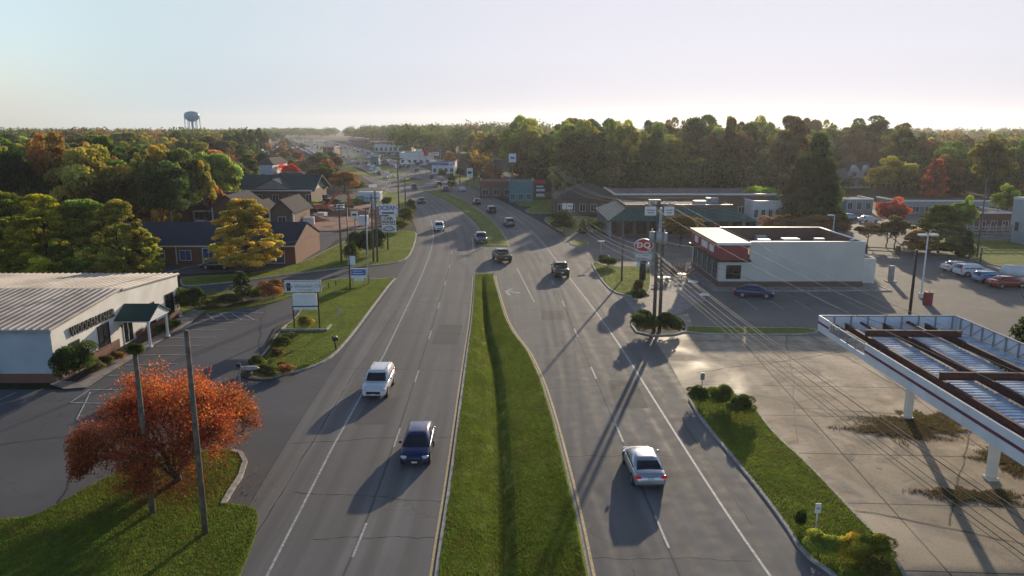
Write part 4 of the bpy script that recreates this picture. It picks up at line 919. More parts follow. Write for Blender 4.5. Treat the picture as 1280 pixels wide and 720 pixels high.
def crown_mesh(seed, n, size, clumps, shape='round', dens=1.0, cr=(.24, .42)):
    rng = np.random.default_rng(seed); C = []; 
    for k in range(clumps):
        if shape == 'cone':
            z = rng.uniform(-1, 1) ; rad = (1 - (z + 1) / 2) ** .8 * .85 + .06; t = rng.uniform(0, 6.283); rr = rad * rng.uniform(.55, 1)
            C.append((rr * math.cos(t), rr * math.sin(t), z * .93, rng.uniform(.15, .27) * (1.25 - .5 * (z + 1) / 2)))
        elif shape == 'ovate':
            z = -1 + 2 * rng.random() ** 1.25; rad = max(.06, (1 - max(0, z + .2) / 1.24)) ** .5 * min(1, (z + 1.25) / .5); t = rng.uniform(0, 6.283); rr = rad * rng.uniform(.3, 1.0) ** .6 * rng.choice([.8, .9, 1.0, 1.08])
            C.append((rr * math.cos(t), rr * math.sin(t), z * .92 - .12 * rr, rng.uniform(*cr)))
        else:
            d = rng.normal(size=3); d /= np.linalg.norm(d)
            if d[2] < -.45: d[2] *= -.6
            f = rng.uniform(.35, .9); r = rng.uniform(*cr)
            if shape == 'tall': d[0] *= .8; d[1] *= .8
            C.append((d[0] * f, d[1] * f, d[2] * f * .95, r))
    C = np.array(C); w = C[:, 3] ** 2; w /= w.sum(); idx = rng.choice(len(C), n, p=w)
    d = rng.normal(size=(n, 3)); d /= np.linalg.norm(d, axis=1)[:, None]; d[:, 2] = np.abs(d[:, 2]) * np.where(rng.random(n) < .75, 1, -1)
    rad = C[idx, 3] * rng.uniform(.45, 1.08, n) ** .6
    sq = np.array([1.15, 1.15, .5]) if shape == 'ovate' else np.array([1, 1, .72]); P = C[idx, :3] + d * rad[:, None] * sq
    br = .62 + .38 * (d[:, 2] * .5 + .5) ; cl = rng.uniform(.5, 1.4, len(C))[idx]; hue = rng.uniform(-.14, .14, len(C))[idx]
    depth = np.clip(np.linalg.norm(P, axis=1), 0, 1) ** 1.3 * .7 + .38  # clump tops lighter, crown inside darker: shading put into the leaf tint
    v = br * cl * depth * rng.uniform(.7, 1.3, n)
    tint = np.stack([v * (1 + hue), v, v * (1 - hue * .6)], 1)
    return leafcloud('crown', P, size, tint, rng)
def trunk_mesh(seed, limbs=6, r=.035, top=.78):
    rng = random.Random(seed); b = MB(); w = [(rng.uniform(-.03, .03), rng.uniform(-.03, .03)) for _ in range(6)]
    pts = [(0, 0, -.03)] + [(w[i][0], w[i][1], top * (i + 1) / 6) for i in range(6)]; b.tube(pts, [r * 1.35, r, r * .85, r * .7, r * .55, r * .4, r * .15], 8)
    for k in range(limbs):
        z = rng.uniform(.25, .6); t = 6.283 * k / limbs + rng.uniform(-.4, .4); L_ = rng.uniform(.35, .7)
        b.tube([(0, 0, z), (math.cos(t) * L_ * .45, math.sin(t) * L_ * .45, z + .10), (math.cos(t) * L_, math.sin(t) * L_, z + rng.uniform(.18, .3))], [r * .45, r * .28, r * .08], 5)
    o = b.build('trunk', M['bark'], smooth=True); me = o.data; bpy.data.objects.remove(o); return me
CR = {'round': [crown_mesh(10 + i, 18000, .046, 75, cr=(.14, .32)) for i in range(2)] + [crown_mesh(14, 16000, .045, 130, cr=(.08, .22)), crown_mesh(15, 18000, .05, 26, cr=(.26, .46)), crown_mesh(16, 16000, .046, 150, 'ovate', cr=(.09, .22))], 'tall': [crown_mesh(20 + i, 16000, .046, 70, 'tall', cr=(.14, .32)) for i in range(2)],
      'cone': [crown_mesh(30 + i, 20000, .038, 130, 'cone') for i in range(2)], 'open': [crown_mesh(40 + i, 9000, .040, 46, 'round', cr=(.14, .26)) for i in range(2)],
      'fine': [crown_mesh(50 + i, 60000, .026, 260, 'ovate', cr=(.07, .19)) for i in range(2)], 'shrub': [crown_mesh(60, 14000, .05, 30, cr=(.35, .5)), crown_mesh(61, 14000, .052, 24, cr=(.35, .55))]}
TR = [trunk_mesh(k) for k in range(3)]
C_ = dict(green=(.095, .135, .035), dark=(.05, .08, .03), olive=(.15, .15, .05), ygreen=(.22, .24, .06), yellow=(.34, .27, .08), orange=(.33, .17, .07), rust=(.23, .125, .07), red=(.36, .10, .07), brown=(.15, .11, .06), grey=(.12, .12, .08), bright=(.22, .34, .05))
NM = dict(green='green', dark='dark green', olive='olive green', ygreen='yellow green', yellow='golden yellow', orange='orange', rust='rusty brown', red='red', brown='brown', grey='thinning grey green', bright='bright green')
def tree(loc, h, w, ccol, shape, label, group=None, name='tree', cat='tree', cb=.22, rz=None, i=None, jit=0.12, tr=True):
    rn = random.Random(int(loc[0] * 31 + loc[1] * 17)); rz = rn.uniform(0, 6.28) if rz is None else rz
    t = thing(name, (loc[0], loc[1], loc[2] if len(loc) > 2 else 0), rz, label, cat, group)
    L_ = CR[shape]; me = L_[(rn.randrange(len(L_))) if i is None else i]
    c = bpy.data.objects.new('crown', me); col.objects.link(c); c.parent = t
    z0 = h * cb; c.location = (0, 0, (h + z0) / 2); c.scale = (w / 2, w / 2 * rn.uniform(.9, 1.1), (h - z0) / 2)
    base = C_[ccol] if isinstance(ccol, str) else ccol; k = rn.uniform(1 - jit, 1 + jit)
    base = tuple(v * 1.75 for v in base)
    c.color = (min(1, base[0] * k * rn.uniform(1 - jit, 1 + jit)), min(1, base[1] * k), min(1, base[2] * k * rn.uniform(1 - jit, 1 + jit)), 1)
    if tr:
        u = bpy.data.objects.new('trunk', TR[rn.randrange(3)]); col.objects.link(u); u.parent = t; u.scale = (w * .55, w * .55, h)
    return t
def ptree(px, pyb, pyt, pw, ccol, shape, label, **k):
    p = G(px, pyb); h = ZAT(pyt, p.y); w = pw / F * (p.y * cp + HC * sp_)
    if shape == 'shrub': w *= 1.1; h *= 1.12
    return tree(p, h, w, ccol, shape, label, **k)

# near and middle individual trees
ptree(310, 342, 246, 88, (.34, .27, .06), 'fine', 'golden olive tree in front of the long brick building', name='autumn_tree', cb=.12)
ptree(303, 378, 338, 24, 'dark', 'round', 'small dark evergreen on the strip beside the side road', name='small_tree')
rowl = [(-45,(.13,.17,.035),234,100),(8,(.15,.19,.035),236,100),(62,(.27,.27,.04),239,94),(112,(.13,.19,.04),246,84),(152,(.24,.23,.06),247,80),(182,(.30,.30,.06),286,44)]
for k, (px, cc, pt_, w_) in enumerate(rowl):
    ptree(px, 346 - k % 2 * 3, pt_, w_ * 1.12, cc, 'fine', ['broad green tree at the left edge behind the white store', 'tall green tree behind the store roof, left of the yellow topped one', 'yellow topped green tree behind the store roof', 'slim green tree behind the store between yellow topped and olive ones', 'olive tree behind the store beside the dark roof', 'small yellow green tree at the right end of the row behind the store'][k], group='trees in a row behind the store', cb=.0)
ptree(1016, 282, 168, 76, 'dark', 'cone', 'tall dark conifer standing behind the restaurant', name='conifer', cb=.03)
ptree(996, 280, 196, 50, (.05, .06, .03), 'cone', 'lower dark conifer touching the tall one on its left', name='conifer', cb=.03)
ptree(1172, 316, 254, 66, 'green', 'fine', 'broad round green tree behind the right parking lot', cb=.06)
ptree(1200, 312, 244, 30, 'ygreen', 'round', 'slim yellow green tree rising behind the broad round one')
ptree(1145, 319, 287, 34, 'orange', 'round', 'small orange and yellow tree beside the twin headed lamp', name='small_tree', cb=.25)
ptree(1113, 296, 246, 40, 'red', 'round', 'dark red tree behind the restaurant lamp')
ptree(1118, 312, 268, 36, 'brown', 'round', 'dark brown tree below the red one')
ptree(1084, 308, 277, 40, 'brown', 'open', 'left of two bare brown trees behind the restaurant roof', name='small_tree')
ptree(1108, 310, 278, 38, 'brown', 'open', 'right of two bare brown trees behind the restaurant roof', name='small_tree')
ptree(1208, 322, 290, 20, 'dark', 'cone', 'narrow dark clipped evergreen at the end of the right lawn', name='small_tree', cb=.02)
ptree(1255, 290, 228, 34, 'ygreen', 'round', 'yellow green tree above the tall pale building')
ptree(1278, 288, 226, 36, 'rust', 'round', 'rusty tree at the right edge above the pale building')
ptree(1300, 478, 352, 96, 'dark', 'cone', 'dark evergreen beside the canopy cut by the right edge', name='conifer', cb=.02)
ptree(948, 268, 237, 44, 'bright', 'shrub', 'bright green rounded tree at the end of the brick range', name='small_tree', cb=.05)
ptree(850, 309, 274, 42, (.2, .12, .04), 'shrub', 'rounded bronze green tree beside the shop behind the utility poles', name='small_tree', cb=.25)
ptree(705, 292, 268, 26, 'dark', 'shrub', 'dark rounded bush on the grass island by the white sign', name='bush', cat='bush', cb=.0)
ptree(728, 291, 274, 14, 'dark', 'cone', 'small pointed evergreen beside the dark rounded bush', name='bush', cat='bush', cb=.0)
ptree(742, 291, 276, 20, 'green', 'shrub', 'low green bush at the right end of the grass island', name='bush', cat='bush', cb=.0)
for k, (px, w_) in enumerate(((965, 30), (985, 24), (1010, 40), (1040, 36))): ptree(px, 296, 272, w_, 'rust', 'shrub', ['rusty hedge bush left of the conifer foot', 'small rusty hedge bush before the conifer', 'wide rusty hedge bush before the conifer', 'rusty hedge bush near the white lamp post'][k], name='hedge_bush', cat='bush', cb=0)
for k, a in enumerate([(400, 214, 190, 34, 'green'), (332, 226, 188, 26, 'dark'), (312, 240, 192, 30, 'green'), (346, 208, 192, 14, 'rust'), (408, 240, 203, 28, 'green'), (392, 240, 210, 18, 'rust'), (565, 238, 216, 10, 'green'), (575, 226, 209, 12, 'dark'), (553, 227, 211, 11, 'dark'), (590, 214, 165, 24, 'ygreen'), (602, 216, 164, 26, 'yellow'), (614, 220, 164, 28, 'olive'), (517, 196, 171, 14, 'rust'), (527, 194, 174, 12, 'orange'), (540, 190, 168, 18, 'brown'), (606, 238, 215, 18, 'brown'), (622, 235, 216, 14, 'rust'), (592, 232, 212, 12, 'rust')]):
    L_ = ['bushy green tree left of the far road bend', 'dark tree at the corner of the left wood', 'green tree behind the green roofed building', 'small rusty tree in the far left parking lot', 'round green tree beside the orange hedge', 'rusty tree tucked behind the green roof gable', 'small green tree by the yellow diamond sign', 'small dark tree by the white price sign', 'small dark tree beside the parked cars of the blue garage', 'yellow green tree left in the trio beyond the blue garage', 'golden tree mid trio beyond the blue garage', 'olive tree right in the trio beyond the blue garage', 'rust coloured tree at the far road centre', 'orange tree at the far road centre', 'brown tree at the far road centre', 'brown tree before the dark low shop', 'rusty tree before the dark low shop', 'rusty tree beside the white price sign']
    ptree(*a, 'round', L_[k])
for k, (px, pb, pt_, w_, c) in enumerate([(431,240,218,30,'orange'), (418,237,216,22,'rust'), (386,207,199,26,'orange'), (398,209,200,20,'rust'), (361,228,207,18,(.7,.05,.03)), (369,229,211,14,(.7,.05,.03)), (352,195,184,16,'orange'), (364,196,187,18,'rust'), (446,238,228,16,'dark'), (380,216,206,14,'ygreen')]):
    ptree(px, pb, pt_, w_, c, 'shrub', ['orange shrub mass right of the round green tree', 'rusty shrub left in the orange mass', 'orange shrub row in the far left lot verge', 'rusty shrub at the end of the far left verge', 'vivid red bush behind the green roof', 'smaller vivid red bush behind the green roof', 'orange shrub before the far dark car row', 'rusty shrub before the far dark car row', 'low dark shrub by the cross street', 'yellow green shrub under the orange row'][k], name='shrub', cat='shrub', cb=0)
# shrubs near the left store and its sign
GS = 'shrubs in the planting beds'
SH = [(97,478,434,42,'dark','large clipped dark shrub at the near corner of the white store'), (238,392,362,26,'dark','clipped dark shrub at the far corner of the white store'),
 (340,376,352,24,'rust','reddish round shrub on the bed by the side road'), (322,374,360,20,'olive','low olive shrub left of the reddish one'), (285,382,370,30,'brown','low brown shrub in the bed by the side road'), (262,384,373,26,'olive','low olive shrub by the store end'),
 (133,458,446,16,'olive','pale low shrub under the store lettering'), (148,452,440,14,'rust','reddish low shrub under the store lettering'), (120,466,452,18,'grey','grey low shrub beside the large clipped one'), (205,418,406,18,'dark','low dark shrub right of the porch'), (216,412,401,18,'dark','low dark shrub by the far store window'),
 (332,474,458,30,'olive','biggest rounded shrub at the foot of the sign lawn bed'), (322,463,447,24,'olive','olive shrub behind the biggest rounded one'), (355,468,455,20,'rust','red tinged shrub at the lawn edge near the kerb'), (352,437,423,22,'green','green shrub midway along the sign bed'), (346,449,437,16,'brown','brown shrub between the two green ones'), (361,427,417,14,'grey','thin grey shrub near the sign feet'), (382,413,397,20,'yellow','pale golden plume grass between the sign posts')]
for px, pb, pt_, w_, c, l in SH: ptree(px, pb, pt_, w_, c, 'shrub', l, group=GS, name='shrub', cat='shrub', cb=0, tr=False)
for px, pb, pt_, w_, c, l in [(803,417,392,32,'dark','dark clipped bush left of the double utility poles'), (834,417,394,26,'dark','dark clipped bush right of the double utility poles'), (846,417,404,12,'green','small bush right end of the pole island'),
 (872,507,486,24,'green','leftmost clipped bush at the top of the kerb strip'), (899,508,485,25,'green','middle clipped bush at the top of the kerb strip'), (925,522,497,30,'green','nearest clipped bush at the top of the kerb strip'),
 (1028,694,670,32,(.26,.29,.07),'yellow green low bush left at the strip end'), (1067,704,676,36,(.36,.33,.07),'golden bush middle of the strip end'), (1092,704,672,38,(.36,.34,.07),'golden bush right at the strip end'), (1094,728,700,36,'olive','olive bush nearest at the strip end'), (1001,662,640,14,'dark','small dark sapling by the low white sign'),
 (758,334,321,22,'dark','dark bush at the left corner of the sign lawn'), (800,376,364,22,'dark','low dark bush at the near tip of the sign lawn'), (798,368,352,10,'rust','rusty plant on the sign lawn edge')]:
    ptree(px, pb, pt_, w_, c, 'shrub', l, group='bushes on the right hand islands', name='bush', cat='bush', cb=0, tr=False)

for a in [(452,322,292,26,'dark','dark hedge bush left of the sign stack poles'),(466,318,290,24,'dark','dark hedge bush at the foot of the sign stack poles'),(440,330,306,18,'green','green bush at the corner of the clay site'),(398,262,252,16,'bright','bright green weed bush behind the orange excavator'),(418,258,250,14,'green','green weed bush behind the clay heap'),(443,256,248,16,'ygreen','yellow green weed bush behind the long clay heap'),(484,258,247,12,'green','green bush near the far kerb bend'),(376,258,244,18,'dark','dark bush at the end of the green roofed building'),(508,282,262,16,'olive','olive scrub along the site fence'),(498,290,274,20,'olive','olive scrub by the sign stack road side'),(514,272,252,12,'grey','grey scrub at the road bend'),(390,272,262,16,'rust','rusty scrub on the clay beside the machines'),(430,262,254,22,'rust','rusty scrub on the far clay heap')]:
    ptree(*a[:5], 'shrub', a[5], name='bush', cat='bush', cb=0, tr=False)
# big autumn maple in the lower left
def maple(loc, h, w, label):
    t = thing('maple_tree', loc, 0, label, 'tree'); rn = random.Random(5); b = MB(); tips = []
    def grow(p, d, L_, r, depth):
        q = p + d * L_; mid = p + d * L_ * .5 + Vector((rn.uniform(-1, 1), rn.uniform(-1, 1), rn.uniform(-.3, .6))) * L_ * .07
        b.tube([p, mid, q], [r, r * .82, r * .64], 7 if depth < 3 else 4, False)
        if depth >= 2: tips.append((q, depth)); tips.append((mid, depth))
        if depth == 5: return
        for k in range(3 if depth < 4 else 2):
            ax = Vector((rn.gauss(0, 1), rn.gauss(0, 1), rn.gauss(0, .5))).normalized(); ang = rn.uniform(.3, .75)
            nd = Matrix.Rotation(ang, 3, ax) @ d; nd = (nd + Vector((nd.x, nd.y, 0)) * .22); nd.z = nd.z * .86 + .05; nd.normalize(); grow(q, nd, L_ * rn.uniform(.66, .86), r * .6, depth + 1)
    for k in range(9):
        a = 6.283 * k / 9 + rn.uniform(-.2, .2); e = rn.uniform(.38, 1.15) if k % 3 else 1.25; grow(Vector((0, 0, .35)), Vector((math.cos(a) * math.cos(e), math.sin(a) * math.cos(e), math.sin(e))).normalized(), rn.uniform(1.5, 1.9), .13, 0)
    P = np.array([tuple(p) for p, d in tips]); sc_ = (w / 2) / np.percentile(np.hypot(P[:, 0], P[:, 1]), 95); sz = h / np.percentile(P[:, 2], 99)
    b.tube([(0, 0, -.1), (0, 0, .25), (0, 0, .6)], [.32, .24, .16], 10)
    def squash(V):
        V = np.array(V) * [sc_, sc_, sz]; r_ = np.hypot(V[:, 0], V[:, 1]) + 1e-6; k_ = np.where(r_ > .36 * w, (.36 * w + .10 * w * np.tanh((r_ - .36 * w) / (.10 * w))) / r_, 1)
        V[:, 0] *= k_; V[:, 1] *= k_; lo = .35 + .28 * np.clip(r_ * k_ - .22 * w, 0, 9); V[:, 2] = np.where((r_ > .22 * w) & (V[:, 2] < lo + .5), lo + .5, V[:, 2]); return V
    b.v = [tuple(v) for v in squash(b.v)]; b.build('trunk', M['bark'], t, True)
    rng = np.random.default_rng(3); P = squash(P)
    n = 80000; idx = rng.integers(0, len(P), n); Q = P[idx] + rng.normal(size=(n, 3)) * [.26, .26, .16]
    m2 = 20000; dd = rng.normal(size=(m2, 3)); dd /= np.linalg.norm(dd, axis=1)[:, None]; dd[:, 2] = np.abs(dd[:, 2]) * np.where(rng.random(m2) < .8, 1, -.5)
    lump = .8 + .14 * np.sin(dd[:, 0] * 9 + 1) * np.cos(dd[:, 1] * 8) + .08 * np.sin(dd[:, 2] * 14); rr = (lump * rng.uniform(.72, 1.0, m2))[:, None]
    Q2 = dd * rr * [w / 2, w / 2, h * .60] + [0, 0, h * .40]; keep2 = rng.random(m2) < .5 + .5 * np.sin(Q2[:, 0] * 2.1) * np.cos(Q2[:, 1] * 2.3 + Q2[:, 2] * 2)
    Q = np.concatenate([Q, Q2[keep2]]); idx = np.concatenate([idx, rng.integers(0, len(P), keep2.sum())]); rq_ = np.hypot(Q[:, 0], Q[:, 1]); far_ = (rq_ > w * .5) | (Q[:, 2] < .9 + .25 * np.maximum(0, rq_ - w * .28)); Q = Q[~far_]; idx = idx[~far_]
    keep = Q[:, 2] > .75; Q = Q[keep]; idx = idx[keep]; g = rng.random(len(P))[idx]
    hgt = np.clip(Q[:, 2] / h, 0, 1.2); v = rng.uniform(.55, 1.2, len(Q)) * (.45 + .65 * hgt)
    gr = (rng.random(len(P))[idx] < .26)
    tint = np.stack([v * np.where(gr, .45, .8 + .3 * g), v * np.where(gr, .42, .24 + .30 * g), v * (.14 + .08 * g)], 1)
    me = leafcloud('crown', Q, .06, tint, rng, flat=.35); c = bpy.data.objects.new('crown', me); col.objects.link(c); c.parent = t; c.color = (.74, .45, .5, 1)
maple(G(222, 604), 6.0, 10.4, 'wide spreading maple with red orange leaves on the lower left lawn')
rngf = np.random.default_rng(5); cf = G(222, 604); nf = 5200; tf = rngf.uniform(0, 6.283, nf); qf = np.abs(rngf.normal(size=nf)) * 2.4
Pf = np.c_[cf.x + qf * np.cos(tf), cf.y - .4 + qf * np.sin(tf) * .8, np.full(nf, .15)]; Pf = Pf[qf < 6]; vf = rngf.uniform(.5, 1.1, (len(Pf), 1))
ff_ = leafcloud('fallen_leaves', Pf, .05, vf * [1, .42, .2] , rngf, flat=.85); of = bpy.data.objects.new('fallen_leaves', ff_); col.objects.link(of); of.color = (.4, .4, .4, 1); tag(of, 'fallen brown red leaves on the grass below the maple', 'leaves', kind='stuff')
# bare reddish shrub by the restaurant
rn = random.Random(9); b = MB(); q = G(850, 345)
for k in range(46):
    a = rn.uniform(0, 6.28); e = rn.uniform(.5, 1.3); L_ = rn.uniform(1.2, 2.6); p0 = Vector((rn.uniform(-1.2, 1.2), rn.uniform(-.8, .8), .05)); d = Vector((math.cos(a) * math.cos(e), math.sin(a) * math.cos(e), math.sin(e)))
    b.tube([p0, p0 + d * L_ * .5 + Vector((0, 0, .1)), p0 + d * L_], [.04, .03, .012], 4)
o = b.build('twiggy_shrub', mat('red_twigs', (.22, .08, .07), .8)); o.location = (q.x, q.y, .1); tag(o, 'bare reddish twiggy shrub between the drinks sign and restaurant', 'shrub')

# ---------- woods ----------
for k, (px, pb, pt_, w_) in enumerate(((300,205,163,22),(312,202,160,24),(326,200,161,20),(333,194,164,12),(286,208,166,24))):
    ptree(px, pb, pt_, w_, 'dark', 'tall', 'dark green tree in the clump left of the far road', group='dark clump left of the far road', cb=.02)
rn = random.Random(21)
def wood(region, n, x_of, pal, hs, zone, group, shapes=('round', 'round', 'tall', 'open'), wr=(8.5, 15), ylist=None):
    pts = []; tries = 0
    while len(pts) < n and tries < 40000:
        tries += 1; x, y = x_of(rn); sp = 5.0 + y * .012
        if all((x - a) ** 2 + (y - c) ** 2 > sp * sp for a, c in pts): pts.append((x, y))
    for x, y in pts:
        cc = rn.choice(pal); h = rn.uniform(*hs) * (1 if y > 170 or zone == 'right' else 1); k = 1 + y * .0007
        tree((x, y), h, rn.uniform(*wr) * k, cc, rn.choice(shapes), '%s tree in the wood %s' % (NM[cc], zone), group=group, cb=rn.uniform(.0, .14), name='woodland_tree')
def left_xy(r):
    y = 136 + 330 * r.random() ** 1.35; px = r.uniform(-60, 300); 
    if y < 165: px = r.uniform(-60, 228)
    if px > 285 and y < 240: px -= 40
    return XAT(px, y), y
wood('l', 108, left_xy, ['olive', 'green', 'dark', 'yellow', 'orange', 'rust', 'dark', 'olive', 'ygreen', 'brown', 'green', 'grey', 'dark'], (12.5, 18.0), 'left of the road', 'trees of the left wood')
for k, (px, pb, pt_, w_, cc) in enumerate([(30,292,196,60,'dark'), (95,290,232,34,'red'), (118,288,228,34,'rust'), (150,286,192,36,'orange'), (170,290,250,28,'red'), (205,290,180,40,'yellow'), (228,288,205,26,'ygreen'), (258,284,196,32,'yellow'), (272,280,232,26,'orange'), (75,292,160,70,'orange'), (120,282,172,46,'yellow'), (15,290,210,60,'dark'), (52,290,200,54,'dark'), (185,292,186,40,'olive'), (140,276,168,54,'green')]):
    ptree(px, pb, pt_, w_, cc, ('tall', 'open', 'round')[k % 3], '%s tree in the wood left of the road' % NM[cc], group='trees of the left wood', name='woodland_tree', cb=.05)
def right_xy(r):
    px = r.uniform(640, 1075); y = 214 + 130 * r.random() ** 1.5
    if px < 700: y = max(y, 262)
    if 1028 < px: y = max(y, 285)
    return XAT(px, y), y
wood('r', 76, right_xy, ['green', 'olive', 'ygreen', 'dark', 'brown', 'green', 'ygreen', 'olive', 'rust', 'green'], (16.0, 24.5), 'behind the right hand shops', 'trees of the right wood')
for px, pb, pt_, w_, cc in [(755,243,214,18,'red'), (783,240,191,22,'rust'), (835,240,200,30,'orange'), (805,236,199,20,'yellow'), (870,246,196,44,'ygreen'), (905,246,142,34,'ygreen'), (930,248,206,40,'olive'), (985,250,143,60,'brown'), (765,240,148,52,'green'), (820,240,152,40,'olive'), (712,238,160,44,'dark'), (676,232,166,40,'green')]:
    ptree(px, pb, pt_, w_, cc, 'round', '%s tree in the wood behind the right hand shops' % NM[cc], group='trees of the right wood', name='woodland_tree', cb=.12)
def fr_xy(r):
    px = r.uniform(1070, 1310); y = 196 + 200 * r.random() ** 1.3
    if 1050 < px < 1112 and y < 275: y = 285 + 60 * r.random()
    return XAT(px, y), y
wood('fr', 52, fr_xy, ['dark', 'green', 'olive', 'yellow', 'orange', 'dark', 'rust', 'brown', 'green'], (12, 17.5), 'right of the conifer', 'trees of the far right wood')
ptree(1088, 226, 141, 92, 'green', 'open', 'very tall spreading tree above the white gabled house', cb=.3)
ptree(1060, 240, 219, 18, 'green', 'round', 'green tree in front of the left end of the gabled house', name='small_tree', cb=.0)
ptree(1079, 238, 221, 16, 'olive', 'round', 'low olive tree in front of the gabled house', name='small_tree', cb=.0)
ptree(1124, 240, 150, 50, 'olive', 'open', 'tall open crowned tree right of the very tall spreading one', cb=.3)
ptree(1097, 236, 207, 26, 'rust', 'round', 'rust brown tree hiding the right of the gabled house', name='small_tree')
ptree(1232, 268, 166, 60, 'olive', 'round', 'broad olive tree over the storage range')
ptree(1165, 262, 198, 30, 'red', 'round', 'red topped tree beyond the storage range')
# look-alike small trees and shops lining the far road
r2 = random.Random(90)
for k in range(64):
    y = r2.uniform(270, 1000); s_ = r2.choice((-1, 1)); x = X(LO, y) - r2.uniform(6, 60) if s_ < 0 else X(RO, y) + r2.uniform(6, 70)
    if 0 < y < 300 and s_ < 0: continue
    tree((x, y), r2.uniform(5, 10), r2.uniform(6, 11), r2.choice(['green', 'dark', 'olive', 'rust', 'orange', 'red']), 'round', 'small tree planted in the lots beside the far road', group='small trees beside the far road', cb=.05, name='small_tree')
for k in range(30):
    y = r2.uniform(400, 1150); s_ = -1 if k % 2 else 1; x = X(LO, y) - r2.uniform(40, 130) if s_ < 0 else X(RO, y) + r2.uniform(30, 150); w_ = r2.uniform(14, 34); d_ = r2.uniform(10, 18); z_ = r2.uniform(4, 7); wm, bm = r2.choice([(M['cream'], M['white']), (M['brickb'], M['redroof']), (M['blockw'], M['bluroof']), (M['brickb'], M['grey'])])
    t = thing('shop_building', (x, y, 0), 0, 'small far flat roofed shop standing back from the far road', 'shop', 'small shops beside the far road')
    MB().box(-w_ / 2, w_ / 2, 0, d_, 0, z_).build('wall', wm, t); MB().box(-w_ / 2 - .3, w_ / 2 + .3, -.3, d_ + .3, z_, z_ + .3).build('roof', M['darkroof'], t); MB().box(-w_ / 2, w_ / 2, -.25, -.02, z_ - 1.2, z_ - .1).build('fascia', bm, t); MB().box(-w_ / 2 + 1, w_ / 2 - 1, -.1, .05, .5, z_ - 1.6).build('shop_window', M['glass'], t)
for k in range(22):
    y = r2.uniform(300, 1000); s_ = -1 if k % 3 else 1; x = X(LO, y) - 4 if s_ < 0 else X(RO, y) + 4; h_ = r2.uniform(8, 11)
    t = thing('lamp_post', (x, y, 0), 0, 'tall thin lamp post on the verge of the far road', 'lamp post', 'lamp posts along the far road'); MB().tube([(0, 0, 0), (0, 0, h_)], .16, 6).build('shaft', M['grey'], t); MB().box(-1.4, 1.4, -.2, .2, h_, h_ + .25).build('lamp_head', M['grey'], t)
# far woods, countless: merged masses
def mass(name, x_of, n, q, size, palette, hs, ws, seed, label):
    rng = np.random.default_rng(seed); r = random.Random(seed); Ps = []; Ts = []
    for k in range(n):
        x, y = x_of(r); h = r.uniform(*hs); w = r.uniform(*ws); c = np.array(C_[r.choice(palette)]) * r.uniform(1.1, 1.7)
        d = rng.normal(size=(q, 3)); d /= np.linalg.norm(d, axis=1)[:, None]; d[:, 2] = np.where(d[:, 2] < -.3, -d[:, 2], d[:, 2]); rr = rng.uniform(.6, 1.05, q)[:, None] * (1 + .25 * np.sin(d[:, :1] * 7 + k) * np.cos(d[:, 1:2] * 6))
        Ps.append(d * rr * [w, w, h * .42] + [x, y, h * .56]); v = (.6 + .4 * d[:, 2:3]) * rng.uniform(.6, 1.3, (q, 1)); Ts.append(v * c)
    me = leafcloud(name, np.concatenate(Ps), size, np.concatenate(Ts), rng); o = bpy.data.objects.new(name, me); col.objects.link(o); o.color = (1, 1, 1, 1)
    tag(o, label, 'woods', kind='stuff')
def fl(r):
    y = r.uniform(450, 1500); return XAT(r.uniform(-60, 350 if y > 800 else 325), y), y
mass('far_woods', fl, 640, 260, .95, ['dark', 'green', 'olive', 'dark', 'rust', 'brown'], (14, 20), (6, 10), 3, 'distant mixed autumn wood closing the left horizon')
def fc(r):
    px = r.uniform(395, 680); y = r.uniform(700, 1500) if px < 500 else r.uniform(420, 1300)
    if px < 480:
        y = r.uniform(760, 1300); px = (X(RO, y) + 22) / (y * cp + HC * sp_) * F + CX + r.uniform(0, 80)
    return XAT(px, y), y
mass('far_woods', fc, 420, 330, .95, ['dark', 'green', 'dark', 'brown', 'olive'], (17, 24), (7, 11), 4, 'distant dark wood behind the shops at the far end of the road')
def ff(r):
    y = r.uniform(360, 1500); return XAT(r.uniform(640, 1340), y), y
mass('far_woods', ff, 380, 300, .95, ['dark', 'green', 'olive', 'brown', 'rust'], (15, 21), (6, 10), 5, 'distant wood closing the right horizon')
def fe(r):
    y = r.uniform(1350, 2400); return XAT(r.uniform(325, 420), y), y
mass('far_woods', fe, 120, 200, 1.4, ['dark', 'green'], (14, 22), (10, 16), 6, 'hazy wood where the road meets the skyline')

def ul(r):
    y = r.uniform(134, 480); return XAT(r.uniform(-80, 300 if y > 165 else 215), y), y
mass('undergrowth', ul, 420, 260, .5, ['dark', 'dark', 'green', 'brown', 'rust', 'olive'], (4, 8.5), (3.5, 6), 7, 'dense undergrowth filling the wood left of the road')
def ur(r):
    y = 207 + 150 * r.random() ** 1.4; px = r.uniform(650, 1330)
    if px < 700: y = max(y, 262)
    if 1032 < px < 1110 and y < 275: y = 290
    return XAT(px, y), y
mass('undergrowth', ur, 420, 260, .5, ['dark', 'dark', 'green', 'olive', 'dark'], (6, 12), (4, 6.5), 8, 'dense undergrowth below the tall trees on the right')
